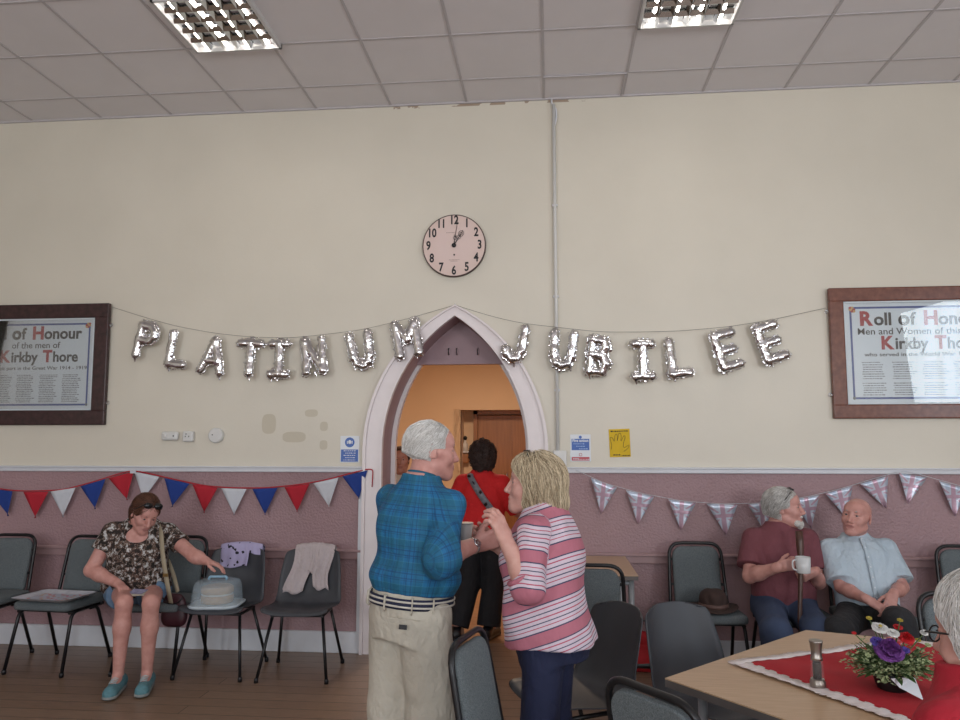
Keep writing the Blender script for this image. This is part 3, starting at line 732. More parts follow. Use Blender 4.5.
def roll(label, x0, x1, z0, z1, wood, fr, lines, cols, ncol, flip, tilt=0.0):
    cx, cz = (x0 + x1) / 2, (z0 + z1) / 2; W_, H_ = x1 - x0, z1 - z0
    t = thing('framed_roll_of_honour', label, 'picture', (cx, -.004, cz)); t.rotation_euler = (math.radians(1.2), 0, 0)
    b = MB()
    for (ox, oz, dx, dz) in ((0, H_ / 2 - fr / 2, W_, fr), (0, -H_ / 2 + fr / 2, W_, fr)): b.box((ox, -.022, oz), (dx, .04, dz), bev=.008)
    for s_ in (-1, 1): b.box((s_ * (W_ / 2 - fr / 2), -.022, 0), (fr, .04, H_ - 2 * fr + .016), bev=.008)
    b.build('picture_frame', wood, t)
    b = MB()
    for (ox, oz, dx, dz) in ((0, H_ / 2 - fr - .006, W_ - 2 * fr, .012), (0, -H_ / 2 + fr + .006, W_ - 2 * fr, .012)): b.box((ox, -.03, oz), (dx, .012, dz), bev=.003)
    for s_ in (-1, 1): b.box((s_ * (W_ / 2 - fr - .006), -.03, 0), (.012, .012, H_ - 2 * fr), bev=.003)
    b.build('inner_slip', M_paper, t)
    pw, ph = W_ - 2 * fr, H_ - 2 * fr
    MB().box((0, -.012, 0), (pw, .008, ph)).build('paper', M_paper, t)
    m_ = .052
    b = MB(); bx, bz = pw / 2 - m_, ph / 2 - m_ * .85
    for s_ in (-1, 1):
        b.box((0, -.0168, s_ * bz), (2 * bx, .001, .014)); b.box((s_ * bx, -.0168, 0), (.014, .001, 2 * bz))
    b.build('blue_border', M_blue, t)
    for sx in (-1, 1):
        b = MB()
        for k in range(6): b.ball((sx * (bx - .012 * (k % 3)), -.0175, bz - .012 * (k // 2)), (.012, .0008, .010), 8, mi=k % 2)
        b.build('corner_ornament', [M_redink, M_gold], t)
        MB().ball((sx * bx, -.0175, -bz), (.011, .001, .011), 8).build('corner_boss', M_grink, t)
    for (s_, size, z, xs0, sxx) in lines:
        # initial capitals of the large words are red
        if size > .09:
            x = xs0
            for wd in s_.split('|'):
                a = text('heading_initial', wd[0], size * 1.12, M_redink if wd[0].isupper() else M_ink, t, (x, -.0172, z), bold=size * .045, align='LEFT', sx=sxx)
                wa = max(v.co.x for v in a.data.vertices)
                e = text('heading_word', wd[1:], size, M_ink, t, (x + wa + .004, -.0172, z - .004), bold=size * .028, align='LEFT', sx=sxx)
                x += wa + .004 + max(v.co.x for v in e.data.vertices) + size * .38
        else: text('heading_line', s_, size, M_ink if size > .034 else M_grink, t, (xs0, -.0172, z), bold=size * .008, sx=sxx)
    r = random.Random(int(cx * 10)); b = MB()
    top, rows, bot = cols
    for c_ in range(ncol):
        xc = -bx + .06 + (2 * bx - .08) / ncol * c_
        for k in range(rows):
            if k in flip: continue
            z = top - (top - bot) * k / (rows - 1); x = xc + r.uniform(0, .012); e = xc + (2 * bx - .1) / ncol * r.uniform(.6, .78)
            while x < e: l_ = r.uniform(.006, .022); b.box((x + l_ / 2, -.0168, z), (l_, .0006, .0075 * r.uniform(.6, 1))); x += l_ + .004
    b.build('name_columns', M_grink, t)['kind'] = 'stuff'
    MB().box((0, -.034, 0), (pw, .002, ph)).build('glass_pane', M_glass, t)
    for s_ in (-1, 1):
        for z in (H_ * .32, -H_ * .32):
            MB().tube([(s_ * (W_ / 2 + .012) + .012 * math.cos(k * math.pi / 4), -.02, z + .012 * math.sin(k * math.pi / 4)) for k in range(8)], .003, 5, closed=True).build('hanging_ring', M_chrome, t)
roll('dark framed roll of honour cut by the picture edge, above the red and blue bunting', -5.0, -3.435, 1.655, 2.61, frame_wood('dark_mahogany', '2c1a1a', '43282a'), .115,
     [('Roll|of|Honour', .125, .245, -.30, 1.0), ('of the men of', .07, .15, .17, 1.05), ('Kirkby|Thore', .115, .06, -.13, .95), ('who took part in the Great War 1914 - 1919', .038, -.03, .17, 1.25)],
     (-.085, 16, -.295), 6, ())
roll('brown framed roll of honour reflecting the windows, cut by the picture edge', 2.0, 3.62, 1.685, 2.62, frame_wood('red_mahogany', '5e342a', '7c4a3a'), .10,
     [('Roll|of|Honour', .125, .24, -.60, 1.0), ('Men and Women of this Parish of', .066, .15, -.13, 1.08), ('Kirkby|Thore', .115, .065, -.46, .95), ('who served in the World War 1939 - 1945', .038, -.015, -.14, 1.3)],
     (-.07, 15, -.30), 6, (8,))
# ---------------------------------------------------------------- pipe, sockets, notices
c0 = at(556, 300, -.03).x
o = MB().tube([(c0, -.03, 1.43), (c0, -.03, 4.10)], .0125, 12).build('conduit_pipe', M_plastic); tag(o, 'white vertical pipe running from the junction box to the ceiling', 'pipe')
MB().tube(bend([(c0 - .015, -.03, 4.145), (c0 - .015, -.03, 4.10), (c0 + .02, -.03, 4.06), (c0 + .02, -.03, 3.98), (c0, -.03, 3.9)], .03), .007, 8).build('cable_tail', M_white, o)
for z in (1.9, 2.6, 3.3): MB().box((c0, -.018, z), (.04, .036, .015), bev=.003).build('pipe_clip', M_white, o)
o = MB().box((c0 + .015, -.028, 1.405), (.095, .056, .11), bev=.006).build('junction_box', M_plastic); tag(o, 'small white junction box at the foot of the pipe', 'box')
p = at(171.5, 436, -.0); o = MB().box((p.x, -.02, p.z), (.135, .04, .07), bev=.02, seg=4).build('light_switch', M_plastic); tag(o, 'oval white surface switch, first of three white fittings', 'switch')
MB().ball((p.x - .03, -.042, p.z), (.014, .006, .014), 12).build('switch_dolly', M_plastic, o); MB().ball((p.x + .035, -.04, p.z), (.006, .004, .006), 8).build('screw', M_black, o)
p = at(190, 436.5, -.0); o = MB().box((p.x, -.022, p.z), (.085, .044, .08), bev=.012, seg=3).build('wall_socket', M_plastic); tag(o, 'square white fitting between the oval switch and the round thermostat', 'socket')
b = MB()
for dx, dz in ((-.01, .018), (-.015, 0), (.012, 0)): b.box((p.x + dx, -.0448, p.z + dz), (.006, .002, .010))
b.build('socket_holes', M_black, o)
p = at(217, 435.5, -.0); o = MB().lathe([(.058, 0), (.06, .012), (.056, .03), (.048, .036)], (p.x, 0, p.z), 32, M=Mx).build('thermostat', M_plastic); tag(o, 'round white thermostat on the wall near the faint patches', 'thermostat')
MB().box((p.x - .02, -.037, p.z + .005), (.008, .003, .008)).build('dial_mark', M_black, o)
M_sblue = mat('sign_blue', '1f55a8', .35, var=0); M_sred = mat('sign_red', 'b03040', .35, var=0); M_swhite = mat('sign_white', 'd8dde4', .35, var=0); M_yel = mat('yellow_card', 'd6b21c', .7, var=.05)
def sign(name, label, u0, v0, u1, v1, m):
    a, b_ = at(u0, v0, -.003), at(u1, v1, -.003); c = (a + b_) / 2
    t = thing(name, label, 'sign', (c.x, 0, c.z)); W_, H_ = abs(b_.x - a.x), abs(a.z - b_.z)
    MB().box((0, -.003, 0), (W_, .004, H_), bev=.0015).build('sign_board', m, t); return t, W_, H_
def scribble(b, x0, x1, z, h, seed, y=-.0062):
    r = random.Random(seed); x = x0
    while x < x1: l_ = r.uniform(.004, .016); b.box((x + l_ / 2, y, z), (l_, .001, h * r.uniform(.6, 1))); x += l_ + .004
t, W_, H_ = sign('mandatory_sign', 'blue and white mandatory notice beside the left jamb of the arch', 340.5, 436, 359, 462.5, M_swhite)
MB().lathe([(.037, 0), (.037, .0014)], (0, -.005, H_ * .26), 28, M=Mx).build('blue_disc', M_sblue, t)
b = MB(); b.ball((0, -.007, H_ * .27), (.012, .001, .015), 12); b.box((-.018, -.0068, H_ * .26), (.006, .001, .022)); b.box((.018, -.0068, H_ * .26), (.006, .001, .022)); b.build('head_symbol', M_swhite, t)
MB().box((0, -.0055, -H_ * .24), (W_ * .9, .001, H_ * .46)).build('blue_panel', M_sblue, t)
b = MB()
for k in range(5): scribble(b, -.045 + .012 * (k % 2), .04, -.012 - k * .017, .006, k)
b.build('notice_lettering', M_swhite, t)['kind'] = 'stuff'
t, W_, H_ = sign('fire_action_sign', 'fire action notice in blue, white and red beside the pipe', 570, 434.5, 591, 461.5, M_swhite)
MB().box((0, -.0055, .025), (W_ * .86, .001, H_ * .42)).build('blue_panel', M_sblue, t)
text('sign_lettering', 'Fire action', .027, M_swhite, t, (0, -.0066, H_ * .27), bold=.0008)
b = MB()
for k in range(3): scribble(b, -.05 + .02 * k, .02 + .012 * k, .03 - k * .018, .007, k + 7)
b.build('notice_lettering', mat('pale_blue_print', '9db8e0', .4, var=0), t)['kind'] = 'stuff'
MB().lathe([(.011, 0), (.011, .001)], (0, -.0055, H_ * .40), 20, M=Mx).build('flame_symbol', M_sblue, t)
MB().tube([(.010 * math.cos(k * math.pi / 8), -.006, -H_ * .245 + .010 * math.sin(k * math.pi / 8)) for k in range(16)], .0018, 5, closed=True).build('no_entry_symbol', M_sred, t)
MB().box((0, -.0055, -H_ * .40), (W_ * .86, .001, H_ * .13)).build('red_panel', M_sred, t)
b = MB(); scribble(b, -.055, -.01, -H_ * .39, .006, 3); scribble(b, -.055, .05, -H_ * .42, .005, 4); b.build('red_panel_lettering', M_swhite, t)['kind'] = 'stuff'
t, W_, H_ = sign('hand_poster', 'yellow card with a drawn hand outline beside the fire notice', 609, 429, 630.5, 457, M_yel); t.rotation_euler = (0, math.radians(-1.5), 0)
hp = [(-.062, -.045), (-.058, -.01), (-.068, .03), (-.066, .045), (-.052, .04), (-.038, .01), (-.034, .04), (-.03, .062), (-.020, .066), (-.014, .05), (-.018, .012), (-.010, .04), (-.004, .07), (.008, .072), (.014, .05), (.008, .01), (.020, .03), (.030, .052), (.040, .05), (.040, .036), (.028, .005), (.024, -.03), (.032, -.035), (.062, -.016), (.068, -.022), (.05, -.045), (.026, -.062)]
MB().tube(bend([(x, -.006, z) for x, z in hp], .008, 3), .0014, 5).build('hand_drawing', M_ink, t)
b = MB(); scribble(b, -.062, -.012, H_ * .45 - .006, .009, 2); scribble(b, .0, .062, H_ * .45 - .006, .009, 12); scribble(b, -.05, .0, -.085, .012, 22); scribble(b, .01, .062, -.092, .008, 32)
b.build('handwriting', M_ink, t)['kind'] = 'stuff'
# ---------------------------------------------------------------- bunting
M_fr, M_fb, M_fw = mat('red_felt', 'b01f30', .85, var=.05), mat('blue_felt', '1c3a86', .85, var=.05), mat('white_felt', 'c9ccd4', .85, var=.04)
fl = [(0, 490, 'b', 8), (36, 491, 'r', 35), (63, 489, 'w', 63), (93, 482, 'b', 95), (121, 474, 'r', 127), (147, 473, 'w', 143), (177, 480, 'b', 172), (205, 487, 'r', 204), (234, 488, 'w', 234), (265, 488, 'b', 265), (297, 485, 'r', 297), (326, 480, 'w', 329), (355, 472, 'b', 359)]
t = thing('fabric_bunting', 'red, white and blue fabric bunting pinned along the dado rail', 'bunting', (0, 0, 0))
rb = [(-30, 484), (0, 489), (18, 491), (36, 491), (63, 490), (93, 482), (121, 473), (133, 470.5), (147, 473), (177, 480), (205, 486), (234, 488), (265, 488), (297, 485), (326, 480), (355, 472), (369, 469), (373, 470), (372, 487)]
MB().tube(bend([at(u, v, -.048 - .012 * (k % 2)) for k, (u, v) in enumerate(rb)], .08, 3), .0045, 6, flat=.5).build('red_tape', M_fr, t)
def flag(m, p, q, tip, y, parent, twist=0.0, name='pennant', th=.0015):
    """p, q top corners; tip bottom"""
    def P(u, v):
        a = p.lerp(q, u); r = a.lerp(tip, v); r = Vector(r); r.y += .010 * math.sin(u * 3.1 + v) * v + twist * (u - .5) * (1 - v); return r
    return MB().grid(P, 6, 8, thick=th).build(name, m, parent)
nb = [at(u, v, -.055) for u, v in rb]
def on_line(u, L):
    for k in range(len(L) - 1):
        if L[k][0] <= u <= L[k + 1][0]: f = (u - L[k][0]) / (L[k + 1][0] - L[k][0]); return L[k][1] * (1 - f) + L[k + 1][1] * f
    return L[-1][1]
for (u, v, c_, tu) in fl:
    h = 12.5; p = at(u - h, on_line(max(u - h, -29), rb) + 1, -.056); q = at(min(u + h, 369), on_line(min(u + h, 369), rb) + 1, -.056)
    tp = at(tu, max(on_line(u, rb), 471) + 27, -.045)
    flag({'r': M_fr, 'b': M_fb, 'w': M_fw}[c_], p, q, tp, 0, t)
MB().box(at(133, 472, -.062), (.045, .006, .02)).build('tape_tab', M_fw, t)
def flag_mat():
    g = N('foil_union_flag'); uv = g.n('ShaderNodeAttribute', attribute_name='fl').outputs['Vector']; s_ = g.n('ShaderNodeSeparateXYZ', {0: uv})
    x, z = s_.outputs[0], s_.outputs[1]
    base_ = g.ramp(g.noise(g.coord(), 14, 3), [(.35, lin('adbdd4')), (.65, lin('c9d3e2'))])
    def band(e, w_): return g.math('LESS_THAN', g.math('ABSOLUTE', e), w_)
    red, wht = lin('bfa0b2'), lin('c6cedc')
    d1 = g.math('SUBTRACT', z, g.math('MULTIPLY', x, .75)); d2 = g.math('ADD', z, g.math('MULTIPLY', x, .75))
    c_ = g.mix(band(d1, .085), base_, wht); c_ = g.mix(band(d2, .085), c_, wht); c_ = g.mix(band(d1, .035), c_, red); c_ = g.mix(band(d2, .035), c_, red)
    c_ = g.mix(band(x, .13), c_, wht); c_ = g.mix(band(z, .11), c_, wht); c_ = g.mix(band(x, .075), c_, red); c_ = g.mix(band(z, .055), c_, red)
    g.base(c_); g.set(Roughness=.3, Metallic=.35); g.bump(g.noise(g.coord(), 25, 2), .35, .01); return g.m
M_flag = flag_mat()
t = thing('foil_bunting', 'shiny pale union flag bunting strung behind the seated men', 'bunting', (0, 0, 0))
rb = [(576, 470), (604, 483), (640, 493), (682, 501), (722, 504), (762, 503), (806, 497), (840, 489), (876, 478), (902, 471), (911, 472), (950, 483), (990, 494)]
MB().tube(bend([at(u, v, -.05) for k, (u, v) in enumerate(rb)], .05, 3), .0018, 5).build('white_string', M_fw, t)
for (u, tu, tv, hh) in [(604, 601, 512, 12), (640, 638, 522, 13), (682, 681, 528, 13), (722, 726, 533, 14), (761, 764, 528, 12), (806, 811, 526, 12), (839, 846, 515, 13), (874, 886, 506, 13), (913, 908, 501, 13), (953, 955, 514, 13)]:
    hh += 1; p = at(u - hh, on_line(u - hh, rb) + 1, -.055); q = at(u + hh, on_line(u + hh, rb) + 1, -.055); tip = at(tu, tv + 2, -.04)
    o = flag(M_flag, p, q, tip, 0, t, twist=rnd.uniform(-.03, .03))
    c = (p + q) / 2; me = o.data; a = me.attributes.new('fl', 'FLOAT_VECTOR', 'POINT'); ex = (q - p).normalized(); dn = (tip - c)
    a.data.foreach_set('vector', np.array([(((v.co - c) - dn * ((v.co - c).dot(dn) / dn.length_squared)).dot(ex) / (q - p).length * 1.0, (.38 - (v.co - c).dot(dn) / dn.length_squared), 0) for v in me.vertices], np.float32).ravel())
# ---------------------------------------------------------------- ceiling lights with reflector louvres
def emis(name, col, st):
    g = N(name); g.base(lin(col)); g.b.inputs['Emission Color'].default_value = lin(col); g.b.inputs['Emission Strength'].default_value = st; return g.m
M_tube = emis('fluorescent_tube', 'fff6ec', 22.0); M_refl = mat('bright_reflector', 'c8cacc', .12, metal=1.0, var=.02)
M_box = mat('white_enamel', 'c9c9c9', .4, var=.02)
def cl(label, x, y):
    t = thing('ceiling_light', label, 'light', (x, y, HC), group='square louvred ceiling lights')
    b = MB()
    for s_ in (-1, 1): b.box((s_ * .288, 0, -.018), (.016, .592, .036)); b.box((0, s_ * .288, -.018), (.592, .016, .036))
    b.build('light_frame', M_box, t)
    MB().box((0, 0, -.001), (.56, .56, .002)).build('back_plate', M_refl, t)
    for k in range(4): MB().tube([(-.21 + .14 * k, -.27, -.010), (-.21 + .14 * k, .27, -.010)], .007, 8).build('tube', M_tube, t)
    b = MB(); n = 6
    Z0, Z1 = -.010, -.034
    def vane(x0, y0, x1, y1):   # V-shaped blade
        dx, dy = x1 - x0, y1 - y0; L = math.hypot(dx, dy); nx, ny = -dy / L, dx / L
        q = [b.bm.verts.new(v) for v in ((x0 + nx * .02, y0 + ny * .02, Z0), (x1 + nx * .02, y1 + ny * .02, Z0), (x1, y1, Z1), (x0, y0, Z1), (x0 - nx * .02, y0 - ny * .02, Z0), (x1 - nx * .02, y1 - ny * .02, Z0))]
        b.bm.faces.new((q[0], q[1], q[2], q[3])); b.bm.faces.new((q[3], q[2], q[5], q[4])); b.bm.faces.new((q[1], q[0], q[4], q[5]))
    for k in range(1, n): v_ = -.28 + .56 * k / n; vane(v_, -.27, v_, .27)
    for k in range(1, 5): v_ = -.28 + .56 * k / 5; vane(-.27, v_, .27, v_)
    b.build('louvre', M_refl, t)
    l = bpy.data.lights.new('tube_light', 'AREA'); l.shape = 'SQUARE'; l.size = .5; l.energy = 3; l.color = (1, .93, .84)
    lo = bpy.data.objects.new('tube_light', l); COL.objects.link(lo); lo.parent = t; lo.location = (0, 0, -.07)
    return t
cl('square louvred ceiling light with bright tubes over the first balloon letters', -2.05, -1.25)
cl('square louvred ceiling light over the second balloon word', .88, -1.26)
# hooks on the board in the arch, fittings in the hallway alcove
for i, (u, l_) in enumerate(((449, 'pair'), (478, 'single'), (457, 'middle'))):
    p = at(u, 352, .27); b = MB(); b.tube(bend([p + Vector((0, 0, .03)), p + Vector((0, -.035, .02)), p + Vector((0, -.035, -.01)), p + Vector((0, -.015, -.02))], .015), .004, 6); b.ball(p + Vector((0, -.015, -.02)), .006, 8)
    o = b.build('coat_hook', M_black); tag(o, ['iron coat hook on the arch board, under the arch point', 'iron coat hook standing apart on the arch board', 'iron coat hook in the middle of the arch board'][i], 'hook')
p = at(464, 452, HY + .2)
o = thing('hallway_shelf', 'small shelf with bottles in the hallway alcove', 'shelf', (p.x, HY + .35, p.z)); MB().box((0, 0, 0), (.16, .16, .02)).build('shelf_board', M_white, o); MB().box((0, 0, -.09), (.12, .12, .14), bev=.02).build('shelf_bracket', M_door, o)
o = MB().lathe([(.04, 0), (.042, .10), (.02, .13), (.02, .16)], (p.x, HY + .35, p.z + .01), 16).build('soap_bottle', M_plastic); tag(o, 'white dispenser bottle on the hallway alcove shelf', 'bottle')
MB().ball((p.x, HY + .35, p.z + .20), .03, 10).build('bottle_top', M_black, o)
# ---------------------------------------------------------------- people
class Grp:
    def __init__(s, prims, k=0.01, sub=False): s.p, s.k, s.sub, s.tag = prims, k, sub, 0; s.lo, s.hi = bounds(prims)
    def d(s, P): return evalp(s.p, P)
def rz(a): a = math.radians(a); return np.array([[math.cos(a), -math.sin(a), 0], [math.sin(a), math.cos(a), 0], [0, 0, 1]])
def rx(a): a = math.radians(a); return np.array([[1, 0, 0], [0, math.cos(a), -math.sin(a)], [0, math.sin(a), math.cos(a)]])
def ry(a): a = math.radians(a); return np.array([[math.cos(a), 0, math.sin(a)], [0, 1, 0], [-math.sin(a), 0, math.cos(a)]])
def V3(*a): return np.array(a, float)
def unit(v): v = np.array(v, float); return v / np.linalg.norm(v)
def skin_mat(name, c1, c2, lip):
    g = N(name); v = g.coord(); n = g.noise(v, 28, 5)
    c = g.ramp(n, [(.3, lin(c1)), (.7, lin(c2))]); a = g.n('ShaderNodeAttribute', attribute_name='lip').outputs['Fac']
    g.base(g.mix(a, c, lin(lip))); g.set(Roughness=.5); g.b.inputs['Subsurface Weight'].default_value = .08; g.b.inputs['Subsurface Radius'].default_value = (.012, .005, .003)
    g.bump(g.noise(v, 180, 3), .12, .002); return g.m
M_skin1 = skin_mat('weathered_skin', 'b9837a', 'c8968c', '9c6462'); M_skin2 = skin_mat('tanned_skin', 'a8776a', 'b98a7c', '8c5751')
M_skin3 = skin_mat('fair_skin', 'c08d82', 'cda094', 'a0625e')
M_scl = mat('eye_white', '8f8480', .45, var=0); M_iris = mat('eye_iris', '2b2a2c', .15, var=0)
def hair_mat(name, c1, c2, rough=.55):
    g = N(name); n = g.noise(g.coord(), 60, 4, .7); hv = g.n('ShaderNodeAttribute', attribute_name='hv').outputs['Fac']; m_ = g.math('ADD', g.math('MULTIPLY', n, .35), g.math('MULTIPLY', hv, .65)); g.base(g.ramp(m_, [(.12, lin(c1)), (.85, lin(c2))])); g.set(Roughness=rough); g.bump(n, .15, .002); return g.m
M_hwhite = hair_mat('white_hair', 'b5b1aa', 'fbfaf8'); M_hgrey = hair_mat('grey_hair', '938f8a', 'efedea'); M_hblond = hair_mat('blond_hair', '75624a', 'e4d2b2')
M_hbrown = hair_mat('brown_hair', '2a1b15', '654839'); M_hcurl = hair_mat('curly_brown_hair', '1f1411', '46302a', .7); M_hauburn = hair_mat('auburn_hair', '2f1c15', '7d5340')
MALE = [(-.10, 0, 0, .135, .10), (-.02, 0, 0, .165, .115), (.08, 0, 0, .160, .115), (.18, 0, 0, .158, .112), (.28, 0, 0, .162, .115), (.36, 0, 0, .160, .106), (.42, 0, .005, .128, .082), (.462, 0, .012, .082, .064), (.505, 0, .012, .060, .056)]
FEM = [(-.10, 0, .01, .145, .11), (-.02, 0, .01, .172, .125), (.08, 0, 0, .158, .115), (.18, 0, 0, .145, .108), (.28, 0, -.01, .148, .125), (.36, 0, -.005, .142, .104), (.42, 0, .005, .112, .076), (.462, 0, .012, .074, .058), (.505, 0, .012, .052, .050)]
class Person:
    def __init__(s, label, pos, face, sc=1.0, pelvis=(0, 0, .8), lean=0, tw=0, side=0, rows=MALE, wm=1.0, dm=1.0, skin=None, name='person', group=None, shw=.165, hs=1.0):
        s.s, s.skin, s.hs = sc, skin or M_skin1, hs
        s.yaw = face; s.pos = V3(pos[0], pos[1], 0); s.Rw = rz(face)
        s.root = thing(name, label, 'person', (pos[0], pos[1], 0), math.radians(face), group)
        s.o = V3(*pelvis); s.T = rz(tw) @ rx(lean) @ ry(side)
        s.rows = [(z * sc, x * sc, y * sc, w_ * sc * wm, d * sc * dm) for z, x, y, w_, d in rows]
        s.shw = shw * sc; s.body = []; s.fine = []; s.eyes = []
        s.sh = {k: s.tp(k * s.shw, .004, .395 * sc) for k in (-1, 1)}      # -1 right, 1 left
        s.hip = {k: s.tp(k * .088 * sc * wm, .0, -.03 * sc) for k in (-1, 1)}
        s.nb = s.tp(0, .012 * sc, .47 * sc)
        s.body.append(Loft(s.o, s.T, [(z, x, y, w_ * .93, d * .9) for z, x, y, w_, d in s.rows], .03))
        for k in (-1, 1): s.body.append(Cap(s.tp(k * s.shw * .4, .01, .43 * sc), s.sh[k], .036 * sc, .046 * sc, .04))
        s.arms = {}; s.legs = {}
    def tp(s, x, y, z): return s.o + s.T @ V3(x, y, z)
    def L(s, w_): return (V3(*w_) - s.pos) @ s.Rw            # world point -> own frame
    def D(s, w_): return unit(V3(*w_) @ s.Rw)                # world direction -> own frame
    def W(s, l_): return s.Rw @ V3(*l_) + s.pos
    def head(s, yaw=0, pitch=0, roll=0, up=.135, fwd=-.02, face=1.0, male=True, mouth=0.0, neck=1.0, absolute=False, lean_fwd=0.0, wsh=(0, 0, 0)):
        if absolute: yaw = yaw - s.yaw
        s.H = H = rz(yaw) @ rx(pitch) @ ry(roll); h = s.hs; s.hc = hc = s.nb + s.T @ V3(0, fwd - lean_fwd, 0) * s.s + V3(0, 0, up * s.s) + V3(*wsh) @ s.Rw
        def q(x, y, z): return hc + H @ V3(x, y, z) * h
        s.q = q; B = s.body; A = B.append
        A(Cap(s.nb - s.T @ V3(0, 0, .03), q(0, .022, -.055), .062 * s.s * neck, .056 * s.s * neck, .03))
        A(Ell(q(0, .016, .036), V3(.076, .096, .083) * h, H, .02)); A(Ell(q(0, -.028, -.022), V3(.062, .066, .088) * h, H, .03))
        A(Cap(q(-.03, -.072, .036), q(.03, -.072, .036), .018 * h, .018 * h, .022)); 
        A(Ell(q(0, -.05, .05), V3(.058, .042, .045) * h, H, .02))
        for k in (-1, 1):
            A(Cap(q(k * .050, .0, -.058), q(k * .016, -.072, -.097), .020 * h, .020 * h, .028)); A(Ell(q(k * .037, -.062, -.028), V3(.026, .027, .024) * h, H, .022))
            A(Cap(q(k * .058, -.02, -.005), q(k * .045, -.055, -.01), .018 * h, .016 * h, .02))
        A(Ell(q(0, -.079, -.098), V3(.022, .020, .019) * h, H, .018)); A(Ell(q(0, -.078, -.062), V3(.028, .024, .026) * h, H, .018))
        for k in (-1, 1): A(Ell(q(k * .031, -.100, .008), V3(.017, .017, .013) * h, H, .014, sub=True))
        A(Cap(q(0, -.088, .020), q(0, -.112, -.026), .0085 * h, .0115 * h * face, .012)); A(Ell(q(0, -.112, -.031), V3(.012, .013, .010) * h * face, H, .008))
        for k in (-1, 1): A(Ell(q(k * .0135, -.100, -.036), V3(.0085, .011, .008) * h * face, H, .006)); A(Ell(q(k * .008, -.108, -.043), V3(.004, .006, .004) * h, H, .003, sub=True))
        o_ = .006 * mouth
        A(Cap(q(-.021, -.0935, -.060 + o_ * .4), q(.021, -.0935, -.060 + o_ * .4), .0045 * h, .0045 * h, .007)); A(Cap(q(-.012, -.099, -.0585 + o_ * .4), q(.012, -.099, -.0585 + o_ * .4), .0045 * h, .0045 * h, .006))
        A(Cap(q(-.015, -.096, -.0705 - o_), q(.015, -.096, -.0705 - o_), .0055 * h, .0055 * h, .006))
        A(Cap(q(-.023, -.106, -.0648 - o_ * .3), q(.023, -.106, -.0648 - o_ * .3), (.0024 + o_) * h, (.0024 + o_) * h, .003, sub=True))
        for k in (-1, 1):   # lids and nasolabial folds
            A(Cap(q(k * .018, -.084, .0145), q(k * .044, -.0795, .0135), .0066 * h, .0066 * h, .005)); A(Cap(q(k * .019, -.085, -.0015), q(k * .042, -.080, -.002), .0062 * h, .0062 * h, .005))
            A(Cap(q(k * .018, -.109, -.034), q(k * .033, -.098, -.062), .0022 * h, .0022 * h, .007, sub=True))
            E_ = H @ rz(k * 22)
            A(Ell(q(k * .079, .014, .0), V3(.007, .020, .033) * h, E_, .006)); A(Ell(q(k * .081, .0, -.022), V3(.006, .008, .012) * h, E_, .006)); A(Ell(q(k * .0865, .008, .003), V3(.005, .011, .02) * h, E_, .005, sub=True))
        r = .155 * h; s.fine.append((hc - r, hc + r * V3(1, 1, 1), .0028))
        for k in (-1, 1):
            c = q(k * .031, -.0775, .0065); b = MB(); b.ball((0, 0, 0), .0120 * h, 16); d = H @ V3(-.0, -1, 0)
            for f in b.bm.faces:
                if f.calc_center_median().normalized().dot(Vector(d)) > .86: f.material_index = 1
            b.build('eye', [M_scl, M_iris], s.root, tuple(c))
    def brows(s, m, w_=.0045):
        q = s.q
        for k in (-1, 1): MB().tube([q(k * .016, -.091, .028), q(k * .028, -.0925, .033), q(k * .044, -.083, .029)], [w_ * s.hs, w_ * 1.2 * s.hs, w_ * .5 * s.hs], 6, flat=.7).build('eyebrow', m, s.root)
    def arm(s, k, wrist, pole, hd, pn, curl=(20, 25, 20), l1=.275, l2=.245, fat=1.0, world=True, thumb=0.0, hand=True, spread=1.0, elbow=None):
        S_ = s.sh[k]; Wr = s.L(wrist) if world else V3(*wrist); pole = s.D(pole) if world else unit(pole)
        hd = s.D(hd) if world else unit(hd); pn = s.D(pn) if world else unit(pn); l1, l2 = l1 * s.s, l2 * s.s
        v = Wr - S_; d = np.linalg.norm(v); m = (l1 + l2) * .995
        if d > m: f = d / m; l1 *= f; l2 *= f
        x = (l1 ** 2 - l2 ** 2 + d * d) / (2 * d); h = math.sqrt(max(l1 ** 2 - x * x, 0)); u = v / d; n = unit(pole - u * (pole @ u)); E = S_ + u * x + n * h
        if elbow is not None: E = s.L(elbow)
        f = fat * s.s; A = s.body.append
        A(Cap(S_, E, .047 * f, .038 * f, .03)); A(Cap(E, E + (Wr - E) * .35, .037 * f, .039 * f, .02)); A(Cap(E + (Wr - E) * .3, Wr, .039 * f, .0255 * f, .02))
        s.arms[k] = (S_, E, Wr, hd, pn)
        if hand: s.hand(k, Wr, hd, pn, curl, s.s * .98, thumb, spread)
        return E
